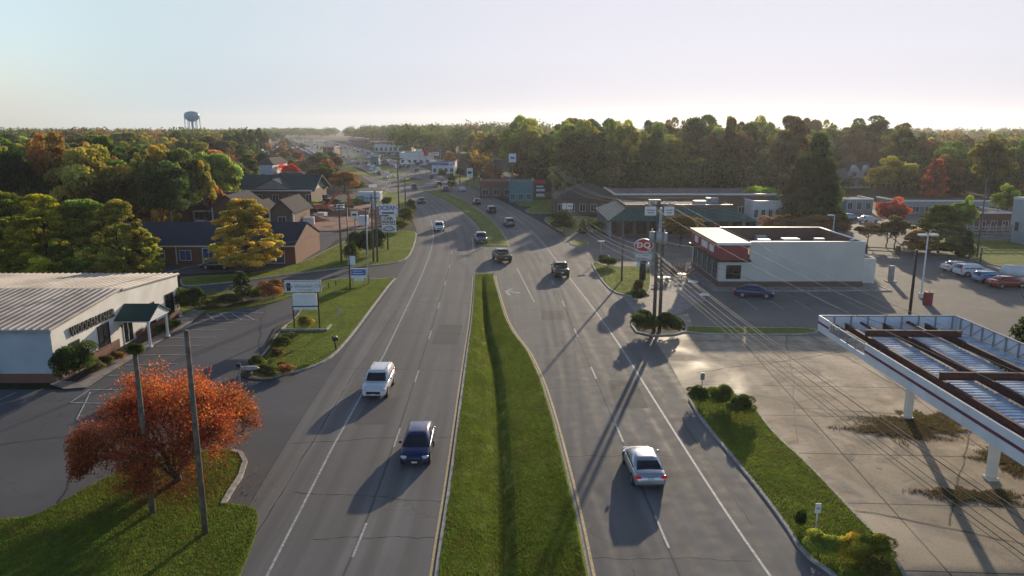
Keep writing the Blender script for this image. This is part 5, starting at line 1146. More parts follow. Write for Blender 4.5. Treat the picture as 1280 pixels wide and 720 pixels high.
# ---------- grass blades on the near lawns ----------
from mathutils.geometry import intersect_point_tri_2d
def inpoly(P, poly):
    x, y = P[:, 0], P[:, 1]; inside = np.zeros(len(P), bool); n = len(poly)
    for i in range(n):
        x0, y0 = poly[i]; x1, y1 = poly[(i + 1) % n]
        if y0 == y1: continue
        cnd = ((y0 > y) != (y1 > y)) & (x < (x1 - x0) * (y - y0) / (y1 - y0) + x0); inside ^= cnd
    return inside
def blades(P, rng, hmin=.04, hmax=.11, name='grass', label='', w=.02, tint=(1, 1, 1)):
    n = len(P); a = rng.uniform(0, 6.283, n); h = rng.uniform(hmin, hmax, n); ww = w * rng.uniform(.7, 1.5, n)
    dx, dy = np.cos(a) * ww, np.sin(a) * ww; lean = rng.normal(size=(n, 2)) * .35 * h[:, None]
    V = np.empty((n, 3, 3)); V[:, 0] = P + np.stack([-dx, -dy, np.zeros(n) - .01], 1); V[:, 1] = P + np.stack([dx, dy, np.zeros(n) - .01], 1); V[:, 2] = P + np.stack([lean[:, 0], lean[:, 1], h], 1)
    me = bpy.data.meshes.new(name); me.vertices.add(3 * n); me.vertices.foreach_set('co', V.ravel()); me.loops.add(3 * n); me.loops.foreach_set('vertex_index', np.arange(3 * n, dtype=np.int32))
    me.polygons.add(n); me.polygons.foreach_set('loop_start', np.arange(0, 3 * n, 3, dtype=np.int32)); me.polygons.foreach_set('loop_total', np.full(n, 3, dtype=np.int32)); me.update()
    me.materials.append(M['blade']); o = bpy.data.objects.new(name, me); col.objects.link(o); tag(o, label, 'grass', kind='stuff'); return o
rng = np.random.default_rng(8)
for key, dens, hm in (('bl', 420, .11), ('ne', 420, .11), ('sg', 160, .10), ('sd', 70, .12), ('nw', 60, .12), ('sb', 60, .12)):
    poly, h = LAWNS[key]; A = np.array(poly); lo, hi = A.min(0), A.max(0); lo[0] = max(lo[0], -34 if key == 'bl' else -1e9); lo[1] = max(lo[1], 26)
    ar = (hi - lo).prod(); n = int(min(ar * dens, 220000)); P = rng.uniform(lo, hi, (n, 2)); P = P[inpoly(P, poly)]
    blades(np.c_[P, np.full(len(P), h)], rng, .04, hm, label={'bl': 'short green grass on the lower left lawn', 'ne': 'green grass on the narrow strip beside the forecourt', 'sg': 'mown grass around the two post sign', 'sd': 'grass around the round red sign pole', 'nw': 'grass under the wooden poles beyond the side road', 'sb': 'grass behind the planting bed by the side road'}[key])
Yr = 27 + 75 * rng.random(230000) ** 1.5; xa = np.interp(Yr, YS, ML); xb = np.interp(Yr, YS, MR); T = rng.random(len(Yr)) * .96 + .02
kk = np.clip((YM - Yr) / 14, 0, 1); zz = np.interp(T, [p[0] for p in prof], [p[1] for p in prof]); P = np.c_[xa + (xb - xa) * T, Yr, .1 + (zz - .1) * kk]
P = P[Yr < YM - 1]; blades(P, rng, .04, .12, label='green grass covering the near median and its ditch', w=.022)
# weeds in the forecourt cracks
def weeds(px, py, rx, ry, n, label, seed):
    r_ = np.random.default_rng(seed); c = G(px, py); t = r_.uniform(0, 6.283, n); n = n * 2; t = r_.uniform(0, 6.283, n); q = r_.random(n) ** .75 * (1 + .45 * np.sin(2 * t + seed) + .25 * np.sin(5 * t) + .2 * np.sin(11 * t + seed)) * r_.uniform(.6, 1.25, n); 
    P = np.c_[c.x + rx * q * np.cos(t), c.y + ry * q * np.sin(t), np.full(n, .03)]; o = blades(P, r_, .03, .12, 'weeds', label, .03); o.data.materials.clear(); o.data.materials.append(M['weed'])
    return
    me = MB(); N_ = 40; me.face([(c.x + rx * .8 * (1 + .3 * math.sin(3 * a + seed) + .15 * math.sin(7 * a)) * math.cos(a), c.y + ry * .8 * (1 + .3 * math.sin(3 * a + seed) + .15 * math.sin(7 * a)) * math.sin(a), _z[0]) for a in [6.283 * i / N_ for i in range(N_)]]); _z[0] += .004
    tag(me.build('soil_patch', M['soil']), kind='structure')
M['weed'] = grassmat('dry_weeds', (.20, .165, .08), (.30, .25, .12), .4); M['soil'] = mat('dark_soil', (.17, .13, .09), .95, var=.5, scale=2.5, bump=.6)
weeds(1150, 530, 2.6, 2.4, 9000, 'brown weeds around the far canopy column', 1); weeds(1215, 620, 1.7, 1.0, 5000, 'dark weeds beside the nearer canopy column', 2); weeds(1118, 540, 2.2, 1.0, 5000, 'sparse weeds left of the far canopy column', 3); weeds(1265, 580, 1.6, 1.4, 4000, 'weeds behind the nearer canopy column', 4)
# ---------- poles, wires, signs ----------
def pole(px, py, pyt, r0, r1, m, label, name='utility_pole', group=None, ground=None):
    p = G(px, py) if ground is None else ground; h = ZAT(pyt, p.y)
    t = thing(name, p, 0, label, 'pole', group); MB().tube([(0, 0, -.2), (0, 0, h * .5), (0, 0, h)], [r0, (r0 + r1) / 2, r1], 12).build('shaft', m, t, True)
    return t, p, h
t1, pa, ha = pole(191, 643, 439, .15, .11, M['wood'], 'wooden pole with ivy tuft on top beside the maple')
b = CR['shrub'][0]; c = bpy.data.objects.new('ivy_tuft', b); col.objects.link(c); c.parent = t1; c.location = (0, 0, ha); c.scale = (.42, .42, .35); c.color = (.15, .17, .05, 1)
t2, pb_, hb = pole(257, 668, 413, .15, .11, M['grey'] if False else M['wood'], 'taller bare wooden pole right of the ivy topped one')
t3, p3, h3 = pole(461, 356, 277, .10, .07, M['steel'], 'slim steel pole on the far tip of the sign lawn')
MB().tube([(0, 0, h3 * .99), (.1, 0, h3 * 1.03)], .06, 6).build('cap', M['steel'], t3)
t4, p4, h4 = pole(438, 363, 256, .09, .06, M['black'], 'black slender lamp pole left of the blue sign')
MB().box(-.9, .1, -.12, .12, h4 - .1, h4 + .02).build('lamp_head', M['black'], t4)
for k, (px, py, pt_, l) in enumerate(((427,330,256,'left thin wooden pole north of the side road'), (467,328,243,'pale wooden pole with fittings beside the sign stack'), (472,328,238,'second pale wooden pole touching the sign stack pole'), (459,318,262,'short wooden pole behind the side road lawn'))):
    q_, p_, h_ = pole(px, py, pt_, .16, .11, M['wood'], l)
    if k in (0, 1): MB().box(-1.1, 1.1, -.06, .06, h_ - .6, h_ - .45).build('crossarm', M['wood'], q_)
    if k == 1: MB().tube([(.35, 0, h_ - 2.2), (.35, 0, h_ - 1.2)], .24, 10).build('transformer', M['steel'], q_)
for (px, py, pt_, l) in ((499,272,195,'tall thin pole by the far left kerb bend'), (507,262,222,'shorter pole beside the far kerb bend'), (575,232,190,'bare pole before the trees by the blue garage'), (616,240,190,'pole with white lamps near the dark shop'), (690,272,208,'tall pole standing on the small bright grass island'), (705,268,213,'second pole behind the bright grass island'), (436,270,238,'thin pole above the building site'), (825,262,232,'pole behind the shop roof')):
    q_, p_, h_ = pole(px, py, pt_, .17, .12, M['wood'], l)
    MB().box(-1.2, 1.2, -.07, .07, h_ - .7, h_ - .5).build('crossarm', M['wood'], q_)
pole(777, 352, 272, .13, .1, M['wood'], 'brown wooden pole on the round sign lawn')
pole(1137, 393, 312, .16, .12, M['bwire'], 'dark stub pole behind the canopy corner')
pole(1221, 322, 224, .15, .11, M['wood'], 'tall pale pole on the right lawn')
pole(1225, 330, 310, .12, .12, M['wood'], 'short thick post at the right lawn edge', 'post')
# the pair of utility poles by the road
PW = G(817, 416); PE = G(823, 416); HP = 13.2
pw = thing('utility_pole', PW, 0, 'left pole of the joined pair, carrying three transformers', 'pole'); MB().tube([(0, 0, -.2), (0, 0, 12.9)], [.19, .13], 12).build('shaft', M['wood'], pw, True)
pe = thing('utility_pole', PE + Vector((.12, .2, 0)), 0, 'right pole of the joined pair by the road', 'pole'); MB().tube([(0, 0, -.2), (0, 0, 10.4)], [.18, .14], 12).build('shaft', M['wood'], pe, True)
for dx, dy, z in ((-.55, -.1, 8.9), (.62, -.2, 8.8), (.05, -.5, 8.95)):
    tr_ = MB().tube([(dx, dy, z), (dx, dy, z + 1.05)], .27, 14).build('transformer', M['steel'], pw, True); MB().tube([(dx, dy, z + 1.05), (dx, dy, z + 1.35)], .06, 8).build('insulator', M['white'], tr_)
b = MB(); b.box(-1.5, 1.6, -.07, .07, 11.4, 11.55); b.build('crossarm', M['wood'], pw)
b = MB(); b.box(-1.3, 1.4, -.07, .07, 12.4, 12.55); b.build('crossarm', M['wood'], pw)
b = MB().tube([(.18, -.1, 9.8), (.18, -.1, 12.2)], [.18, .14], 10); b.build('conduit', M['steel'], pw)
for x0_, x1_ in ((-1.35, -.28), (.45, 1.4)): 
    q_ = MB().box(x0_, x1_, -.32, -.18, 11.5, 12.35).build('equipment_panel', M['white'], pw, bev=.12)
    MB().box(x0_ + .15, x1_ - .15, -.335, -.322, 11.95, 12.05).box(x0_ + .25, x1_ - .2, -.335, -.322, 11.7, 11.82).build('panel_mark', M['grey'], q_)
for x in (-1.4, -.9, -.3, .5, 1.0, 1.5): MB().tube([(x, 0, 12.55), (x, 0, 12.8)], .05, 6).build('insulator', M['white'], pw)
def wire(p, q, sag, r, label, m=M['wire'], group=None, n=22):
    p, q = Vector(p), Vector(q); pts = [p + (q - p) * (i / n) - Vector((0, 0, sag * 4 * (i / n) * (1 - i / n))) for i in range(n + 1)]
    o = MB().tube(pts, r * .62, 5).build('overhead_wire', m, smooth=True); tag(o, label, 'wire', group); return o
GW = 'wires running from the pole pair past the viewer'; GWF = 'wires from the pole pair to the far pole'
near = Vector((19.6, -14, 0)); farp = G(690, 272); B = PW
for k, (dx, z, dn, zn, s, r) in enumerate(((-1.4, 12.8, -1.0, 12.9, 1.5, .018), (.4, 12.8, .2, 12.9, 1.5, .018), (1.5, 12.8, 1.4, 12.9, 1.4, .018), (-.2, 8.0, -.5, 8.3, 1.0, .02), (0, 7.7, -.3, 7.9, 1.0, .035), (.1, 7.2, 0, 7.4, 1.1, .03), (.1, 6.8, .2, 7.0, 1.2, .025), (.2, 6.3, .5, 6.6, 1.2, .03), (.1, 5.9, .8, 6.2, 1.1, .02))):
    wire((B.x + dx, B.y, z), (near.x + dn, near.y, zn), s, r, 'high sagging wire from the pole pair over the forecourt' if z > 10 else 'lower bundled wire from the pole pair over the forecourt', M['wire'] if k < 4 else M['bwire'], GW + (' high' if z > 10 else ' low'), 40)
hf = ZAT(208, farp.y)
for k, (dx, z, df, zf) in enumerate(((-1.4, 12.8, -1.2, hf - .4), (.4, 12.8, 0, hf), (1.5, 12.8, 1.2, hf - .4), (0, 8.2, 0, hf - 4.2), (0, 7.6, 0, hf - 4.8), (.1, 7.1, 0, hf - 5.4), (.1, 6.4, 0, hf - 6))):
    wire((B.x + dx, B.y, z), (farp.x + df, farp.y, zf), 2.2, .03, 'sagging wire from the pole pair back along the road', M['wire'], GWF)
fp2 = G(616, 240); 
for dx in (-1, 1): wire((farp.x + dx, farp.y, hf - .5), (fp2.x + dx, fp2.y, ZAT(190, fp2.y)), 1.5, .03, 'thin wire beyond the far pole on the right verge', M['wire'], 'far wires of the right verge')
r1 = Vector((60, 92, 9.5)); wire((B.x, B.y, 9.2), (26.2, 93, 5.2), .5, .02, 'service wire from the pole pair to the restaurant')
wire((B.x + .3, B.y, 8.6), (44, 12, 7.2), 1.6, .022, 'wire from the pole pair towards the canopy', M['bwire'])
wire((farp.x, farp.y, hf - 1), (74, 60, 9.6), 4, .03, 'long wire crossing above the restaurant roof')
wire((farp.x + 1, farp.y, hf - 1.6), (76, 60, 8.6), 4, .03, 'second long wire crossing above the restaurant roof')
pl = Vector((p3.x, p3.y, h3 - .2)); wire(pl, (-44, 38, 6.2), .2, .025, 'pale cable crossing the left parking lot', M['wire'])
p5 = G(467, 328); wire(pl, (p5.x, p5.y, ZAT(243, p5.y) - 1), .2, .025, 'short cable between steel pole and sign stack pole')
q5 = G(499, 272); 
for z in (1.0, 2.0): wire((p5.x, p5.y, ZAT(243, p5.y) - z), (q5.x, q5.y, ZAT(195, q5.y) - z), 1.2, .025, 'wire along the left verge to the far kerb bend', M['bwire'], 'wires of the left verge')

# lamp posts
def lamp2(px, py, pyt, label, heads=(-1, 1)):
    t, p, h = pole(px, py, pyt, .11, .07, M['white'], label, 'lamp_post')
    for s in heads: MB().box(.15 if s > 0 else -1.15, 1.15 if s > 0 else -.15, -.25, .25, h - .1, h + .14).build('lamp_head', M['white'], t, bev=.04)
    MB().box(-.2, .2, -.04, .04, h, h + .06).build('bracket', M['steel'], t)
    MB().tube([(0, 0, 0), (0, 0, .55)], .3, 14).build('base', M['cream'], t)
lamp2(1151, 372, 294, 'white post with two flat lamp heads beside the red bin')
lamp2(1040, 305, 269, 'white post with one lamp head behind the restaurant', (-1,))
t, p, h = pole(751, 324, 302, .07, .05, M['grey'], 'small street lamp with flat head on the sign lawn corner', 'lamp_post'); MB().box(-.5, .5, -.2, .2, h, h + .12).build('lamp_head', M['white'], t)
t, p, h = pole(760, 332, 321, .06, .05, M['grey'], 'short lamp post with small white globe by the sign lawn', 'lamp_post'); MB().ell((0, 0, h), (.22, .22, .25)).build('lamp_head', M['white'], t)
# cobra head lamp on an arm over the left lot
t = thing('street_lamp', G(257, 668), 0, 'silver oval lamp head on a long arm above the maple', 'lamp')
lp = G(300, 462, 5.6)
pb0 = G(257, 668); v = Vector((lp.x - pb0.x, lp.y - pb0.y, 0))
def lampat(px, py, Y): return Vector((XAT(px, Y, ZAT(py, Y)), Y, ZAT(py, Y)))
a_ = lampat(298, 458, 46); c_ = lampat(315, 463, 45.4); t.location = (0, 0, 0)
bs = Vector((a_.x, a_.y, 0))
MB().tube([bs, (a_.x, a_.y, a_.z - .5), (a_.x + .25, a_.y - .1, a_.z)], [.08, .06, .05], 8).build('shaft', M['grey'], t, True)
MB().ell(((a_.x + c_.x) / 2 + .3, (a_.y + c_.y) / 2, (a_.z + c_.z) / 2 + .02), (.62, .26, .14), 16, 8).build('lamp_head', M['steel'], t, True)
MB().box(a_.x - .1, a_.x + .15, a_.y - .1, a_.y + .1, a_.z - .05, a_.z + .2).build('bracket', M['black'], t)

# signs
def board(b, w, z0, z1, d=.2, x=0, y=0): return b.box(x - w / 2, x + w / 2, y - d / 2, y + d / 2, z0, z1)
F_ = (R(90), 0, 0)
p = G(383, 412); sx = lambda px: XAT(px, p.y, 3) - p.x
s = thing('roadside_sign', p, R(3), 'white two panel store sign on two black posts over the planting bed', 'sign')
z = lambda py: ZAT(py, p.y)
for px in (366, 397.5): x = sx(px); MB().tube([(x, 0, 0), (x, 0, z(366))], .07, 8).build('post', M['black'], s)
MB().box(sx(357), sx(402), -.16, .16, z(365.5), z(350.5)).build('cabinet', M['grey'], s, bev=.02)
MB().box(sx(358), sx(401), -.18, -.162, z(364.5), z(351.5)).build('face_panel', M['white'], s)
MB().box(sx(366), sx(396), -.10, .06, z(382), z(367)).build('message_panel', M['white'], s)
MB().box(sx(366.5), sx(395.5), -.06, .06, z(387), z(383.4)).build('lower_panel', M['canop'], s)
MB().box(sx(366), sx(397), -.12, .1, z(383.3), z(382.1)).build('rail', M['black'], s)
MB().box(sx(360), sx(365), -.19, -.181, z(363), z(353)).build('emblem', M['dark'], s)
text('The Wooden Chair', .5, M['grey'], s, (sx(383), -.2, z(357.3)), F_, .008)
text('LET US HELP', .2, M['grey'], s, (sx(383), -.2, z(362)), F_, .008, sx=1.3)
b = MB(); b.box(-2.3, 2.3, -.9, -.75, 0, .2); b.box(-2.3, -2.15, -.75, .9, 0, .2); b.box(2.15, 2.3, -.75, .9, 0, .2)
tag(b.build('timber_edging', M['kerb']), 'low pale timber edging around the sign bed', 'edging').location = (p.x, p.y, .13)
p = G(449, 357); s = thing('roadside_sign', p, 0, 'blue topped low sign on a white base by the sign lawn tip', 'sign')
w_ = 1.95; MB().box(-w_ / 2, w_ / 2, -.1, .1, ZAT(347, p.y), ZAT(335.5, p.y)).build('cabinet', M['canop'], s); MB().box(-w_ / 2 + .05, w_ / 2 - .05, -.12, -.102, ZAT(344, p.y), ZAT(336.3, p.y)).build('face_panel', M['blue'], s)
MB().box(-.6, .6, -.05, .05, ZAT(351.5, p.y), ZAT(348.3, p.y)).build('lower_panel', M['white'], s)
for x in (-.7, .7): MB().box(x - .05, x + .05, -.05, .05, 0, ZAT(347, p.y)).build('post', M['grey'], s)
text('The Smith Law', .26, M['white'], s, (0, -.13, ZAT(339, p.y)), F_, .008) if False else MB().box(-.7, .5, -.135, -.121, ZAT(339, p.y), ZAT(338.2, p.y)).box(-.7, .7, -.135, -.121, ZAT(342, p.y), ZAT(341.2, p.y)).build('lettering', M['white'], s)
p = G(440, 338); s = thing('small_sign', p, 0, 'small pale blue upright board behind the blue topped sign', 'sign'); MB().box(-.5, .5, -.05, .05, ZAT(331, p.y), ZAT(320, p.y)).build('face_panel', M['canop'], s); MB().box(-.05, .05, .06, .12, 0, ZAT(320, p.y)).build('post', M['grey'], s)
p = G(485, 313); s = thing('sign_stack', p, R(2), 'stack of three white boards with car wash lettering on one post', 'sign')
q = lambda px: XAT(px, p.y, 5) - p.x; z = lambda py: ZAT(py, p.y)
MB().tube([(0, .1, 0), (0, .1, z(257))], .12, 10).build('post', M['black'], s)
for (a, c, t0, t1_, tx, sz, mm) in ((474.5, 495.5, 268.5, 255.5, 'OCEAN', 1.0, M['blue']), (477, 494.5, 279.8, 270.6, '', 0, None), (477, 495, 290.2, 281, '', 0, None)):
    MB().box(q(a), q(c), -.2, .0, z(t0), z(t1_)).build('cabinet', M['white'], s, bev=.02)
text('OCEAN', .95, M['blue'], s, (q(485), -.22, z(259.8)), F_, .01, bold=.02); MB().box(q(478), q(492.5), -.215, -.202, z(267), z(265.2)).build('dark_strip', M['dark'], s)
text('CAR', .62, M['dark'], s, (q(485.5), -.22, z(273)), F_, .01, sx=1.25, bold=.015); text('WASH', .62, M['dark'], s, (q(485.5), -.22, z(277.4)), F_, .01, sx=1.2, bold=.015)
b = MB(); b.tube([(q(479), -.23, z(286.5)), (q(483), -.23, z(283.3)), (q(489), -.23, z(283.3)), (q(493), -.23, z(286.5))], .06, 4); b.tube([(q(479), -.23, z(287)), (q(486), -.23, z(288.6)), (q(493), -.23, z(287))], .06, 4); b.build('car_emblem', M['dark'], s)
def simplesign(px, pyb, px0, px1, pt_, pb2, fm, label, m2=None, posts=1, cat='sign', name='roadside_sign', marks=None):
    p = G(px, pyb); s = thing(name, p, 0, label, cat); x0, x1 = XAT(px0, p.y, 4) - p.x, XAT(px1, p.y, 4) - p.x; z0, z1 = ZAT(pb2, p.y), ZAT(pt_, p.y)
    MB().box(x0, x1, -.15, .0, z0, z1).build('face_panel', fm, s)
    for k in range(posts): x = (x0 + x1) / 2 if posts == 1 else x0 + .1 + (x1 - x0 - .2) * k; MB().tube([(x, .12, 0), (x, .12, z1 - .1)], .1, 8).build('post', m2 or M['grey'], s)
    if marks: MB().box(x0 + (x1 - x0) * .2, x1 - (x1 - x0) * .2, -.17, -.151, z0 + (z1 - z0) * .4, z0 + (z1 - z0) * .65).build('mark', marks, s)
    return s, x0, x1
simplesign(435, 290, 438.5, 447, 264, 273, M['cream'], 'small cream sign with a dark arched emblem by the red clay', marks=M['dark'])
s, x0, x1 = simplesign(606, 222, 603, 607.5, 211, 219, M['white'], 'white price sign beside the far right verge', marks=M['dark']); 
simplesign(586, 234, 583.5, 591, 210, 222, M['white'], 'tall white sign with two small dark marks', marks=M['dark'])
simplesign(640, 240, 636, 645, 192, 203, M['canop'], 'pale blue sign on a tall orange pole near the dark shop', M['orange'], marks=M['blue'])
s, x0, x1 = simplesign(677, 247, 668, 683, 224, 246, M['dark'], 'tall dark sign with red and white panels on the right verge', posts=2)
p = s.location; MB().box(x0 + .2, x1 - .2, -.2, -.16, ZAT(229.5, p.y), ZAT(225, p.y)).build('red_panel', M['red'], s); MB().box(x0 + .5, x1 - .5, -.2, -.16, ZAT(246, p.y), ZAT(242, p.y)).build('white_panel', M['white'], s); MB().box(x0 + .5, x1 - .9, -.2, -.16, ZAT(234, p.y), ZAT(232, p.y)).box(x0 + .5, x1 - .5, -.2, -.16, ZAT(239, p.y), ZAT(236, p.y)).build('blue_panel', M['canop'], s)
simplesign(706, 282, 702.5, 708, 254, 261.5, M['white'], 'left white board on the pole above the dark rounded bush'); simplesign(711, 282.5, 708.6, 716, 254, 261.5, M['white'], 'right white board on the pole above the dark rounded bush', marks=M['grey'])
p = G(609, 240); s = thing('warning_sign', p, 0, 'yellow diamond warning sign on the right verge', 'sign'); zc = ZAT(234, p.y); d = .75; MB().loft([[(d, y, zc), (0, y, zc + d), (-d, y, zc), (0, y, zc - d)] for y in (-.06, -.02)]).build('face_panel', M['yel'], s); MB().tube([(0, 0, 0), (0, 0, zc)], .05, 6).build('post', M['grey'], s)
p = G(549, 240); s = thing('warning_sign', p, 0, 'yellow diamond warning sign at the far median nose', 'sign'); zc = ZAT(233.5, p.y); MB().loft([[(d, y, zc), (0, y, zc + d), (-d, y, zc), (0, y, zc - d)] for y in (-.06, -.02)]).build('face_panel', M['yel'], s); MB().tube([(0, 0, 0), (0, 0, zc)], .05, 6).build('post', M['grey'], s)
for a in [(532,222,530,536,189,195,M['red'],'red far sign on a tall pole above the parked cars',None), (545,222,543.5,549,190,194.5,M['white'],'small white far sign right of the red one',M['redroof']), (524,220,521.5,528,186,190,M['cream'],'cream far sign left of the red one',None), (563,226,561,567,203,209,M['canop'],'white far sign with blue mark on the blue garage corner',M['blue']), (554,190,552,557,188,190,M['white'],'tiny white far board under the trees',None), (434,197,432,437,188,192,M['canop'],'lilac far sign by the left of the shops',M['blue']), (509,222,505,511,201,205,M['canop'],'pale blue far sign over the far junction',None), (466,250,461,471,230.5,234,M['white'],'small white sign high on a pole behind the building site',None), (501,226,499,504,219.5,223,M['canop'],'small grey far board beside the tall thin pole',None), (417,200,416,419,188,191,M['white'],'far white sign before the red fascia shop',None), (653,240,650,658,229,236,M['white'],'white board beside the small grey shop',None)]:
    simplesign(*a[:7], a[7], marks=a[8])
# round red drinks sign on a dark post with logo oval
p = G(803, 350); z = lambda py: ZAT(py, p.y); s = thing('restaurant_sign', p, R(-4), 'red oval DQ sign over a pale arched board on a thick dark post', 'sign')
MB().tube([(0, .1, 0), (0, .1, z(326))], .42, 14).build('post', M['dark'], s, True)
def oval(w, h, zc, y0, y1, n=32, lens=False):
    pts = []
    for i in range(n):
        a = 6.283 * i / n; x, zz_ = math.cos(a), math.sin(a)
        if lens: pts.append((x * w / 2, math.copysign(abs(zz_) ** 1.25, zz_) * h / 2 + zc))
        else: pts.append((x * w / 2, zz_ * h / 2 + zc))
    return MB().loft([[(a, y, c) for a, c in pts] for y in (y0, y1)])
zc = z(306.5); oval(2.55, 1.75, zc, -.18, .1, lens=True).build('logo_border', M['white'], s)
oval(2.38, 1.58, zc, -.2, -.181, lens=True).build('logo_oval', M['red'], s)
text('DQ', 1.05, M['white'], s, (-.02, -.215, zc), F_, .01, sx=1.05, bold=.03)
zz_ = z(320); oval(2.5, 2.2, zz_ + .05, -.05, .3).build('backing_disc', M['steel'], s)
MB().box(-.95, .95, -.12, -.06, zz_ - .15, zz_ + .22).build('message_board', M['cream'], s); MB().box(-.7, .7, -.135, -.121, zz_ - .0, zz_ + .08).build('mark', M['dark'], s)
b = MB(); b.box(-.8, .8, -.1, .3, z(333), z(328.5)); b.build('lower_cabinet', M['canop'], s, bev=.1)
# small signs
def small(px, py, pyt, w, h, m, label, pm=M['steel'], name='small_sign'):
    p = G(px, py); z1 = ZAT(pyt, p.y); s = thing(name, p, 0, label, 'sign'); MB().tube([(0, .03, 0), (0, .03, z1 - .05)], .035, 6).build('post', pm, s); MB().box(-w / 2, w / 2, -.04, .0, z1 - h, z1).build('face_panel', m, s); MB().box(-w / 4, w / 4, -.052, -.041, z1 - h * .6, z1 - h * .4).build('mark', M['grey'], s)
small(877, 492, 466, .3, .55, M['grey'], 'narrow grey sign on a post by the three clipped bushes')
small(1019, 672, 629, .28, .5, M['white'], 'low white no parking sign on a white post in the grass strip', M['white'])
small(425, 412, 386, .3, .4, M['steel'], 'thin grey sign post on the sign lawn')
small(226, 398, 389, .35, .6, M['white'], 'white post sign beside the far store corner', M['white'])
for k, (px, py) in enumerate(((411, 361), (420, 358))): q = G(px, py); tag(MB().box(q.x - .06, q.x + .06, q.y - .06, q.y + .06, 0, .75).build('bollard', M['dark']), 'short dark post on the lawn ' + ('near' if k == 0 else 'far') + ' the blue topped sign', 'bollard')
p = G(420, 439); s = thing('mailbox', p, R(20), 'black mailbox on a leaning post at the lawn kerb', 'mailbox'); MB().tube([(.05, 0, 0), (-.08, 0, 1.05)], .06, 8).build('post', M['black'], s); MB().loft([[(x, y, zz) for x, zz in ((-.28, 1.05), (.2, 1.05), (.2, 1.3), (.1, 1.38), (-.18, 1.38), (-.28, 1.3))] for y in (-.3, .3)]).build('box', M['black'], s)
p = G(1159, 381); tag(MB().tube([(p.x, p.y, 0), (p.x, p.y, 1.5)], .5, 14).build('bin', M['brickred']), 'red round bin beside the twin headed lamp', 'bin')
p = G(1113, 352); s = thing('ordering_post', p, 0, 'small grey drive through post at the restaurant corner', 'post'); MB().box(-.3, .3, -.2, .2, .1, 2.1).build('cabinet', M['grey'], s); MB().box(-.6, .6, -.5, .5, 0, .1).build('base', M['kerb'], s)
for k, (px, py) in enumerate(((1122, 318), (1081, 316), (1196, 318), (1160, 318), (1297, 372))):
    if k > 3: break
    q = G(px, py); tag(MB().box(q.x - .28, q.x + .28, q.y - .28, q.y + .28, 0, 1.3).build('bollard', M['brickb']), ['thick brown post at the fence right of the restaurant', 'thick brown post left end of the fence', 'thick brown post at the lawn edge right of the orange tree', 'brown post between the orange tree and the lawn'][k], 'post')
a_, c_ = G(1081, 316), G(1160, 320); b = MB()
for z0 in (.35, .85): b.loft([[(a_.x + .4, a_.y - .03, z0), (a_.x + .4, a_.y + .03, z0), (a_.x + .4, a_.y + .03, z0 + .14), (a_.x + .4, a_.y - .03, z0 + .14)], [(c_.x - .4, c_.y - .03, z0), (c_.x - .4, c_.y + .03, z0), (c_.x - .4, c_.y + .03, z0 + .14), (c_.x - .4, c_.y - .03, z0 + .14)]])
tag(b.build('rail_fence', M['wood']), 'two rail brown fence behind the restaurant lot', 'fence')
# retaining fence in front of the storage range
b = MB(); a_ = G(1195, 303); c_ = G(1262, 303)
for k in range(5): b.box(a_.x, c_.x, a_.y - .05, a_.y + .05, .4 + k * .55, .62 + k * .55)
for k in range(8): b.box(a_.x + (c_.x - a_.x) * k / 7 - .1, a_.x + (c_.x - a_.x) * k / 7 + .1, a_.y + .06, a_.y + .2, 0, 3.2)
tag(b.build('slat_fence', M['grey']), 'grey slatted fence left of the tall pale building', 'fence')
# patio
for k, (px, py, w_) in enumerate(((828, 354, 1.9), (866, 360, 1.3), (880, 377, 1.1), (852, 350, 1.2))):
    q = G(px, py); s = thing('patio_table', q, R(20 * k), ['long pale table on the sign lawn behind the poles', 'round white table before the restaurant patio', 'round white table nearest on the restaurant driveway', 'pale table between the bare shrub and the patio'][k], 'table')
    if k == 0: MB().box(-w_ / 2, w_ / 2, -.4, .4, .78, .84).build('tabletop', M['white'], s); MB().box(-w_ / 2, w_ / 2, -.9, -.6, .45, .5).build('bench', M['grey'], s); MB().box(-w_ / 2, w_ / 2, .6, .9, .45, .5).build('bench', M['grey'], s); MB().box(-.6, -.5, -.8, .8, .1, .78).box(.5, .6, -.8, .8, .1, .78).build('leg', M['grey'], s)
    else: MB().tube([(0, 0, .8), (0, 0, .86)], w_ / 2, 20).build('tabletop', M['white'], s); MB().tube([(0, 0, .1), (0, 0, .8)], .06, 8).build('leg', M['grey'], s); MB().tube([(0, 0, .1), (0, 0, .14)], .35, 14).build('base', M['grey'], s)
# building site
def digger(px, py, m, label, rz, sc_=1.0):
    p = G(px, py); s = thing('excavator', p, rz, label, 'excavator'); s.scale = (sc_,) * 3
    for y in (-1.1, 1.1): MB().loft([[(x, yy, z) for x, z in ((-1.9, .2), (-1.6, 0), (1.6, 0), (1.9, .2), (1.9, .6), (1.6, .85), (-1.6, .85), (-1.9, .6))] for yy in (y - .28, y + .28)]).build('track', M['dark'], s)
    MB().box(-2, 1.2, -1.2, 1.2, .95, 1.9).build('body', m, s, bev=.1); MB().box(.0, 1.5, .1, 1.15, 1.9, 3.0).build('cab', M['glass'], s, bev=.08)
    MB().tube([(1, -.3, 1.6), (3.2, -.3, 4.4), (5.4, -.3, 3.9)], [.3, .26, .2], 4).build('boom', m, s); MB().tube([(5.4, -.3, 4.0), (6.2, -.3, 1.6)], [.2, .15], 4).build('arm', m, s); MB().loft([[(5.8, y, 1.7), (6.6, y, 1.5), (6.3, y, .7), (5.6, y, .9)] for y in (-.8, .2)]).build('bucket', M['dark'], s)
digger(404, 266, M['orange'], 'orange red excavator with raised boom on the clay', R(15), 1.1)
digger(399, 274, M['cream'], 'pale excavator standing below the orange one', R(170), .8)
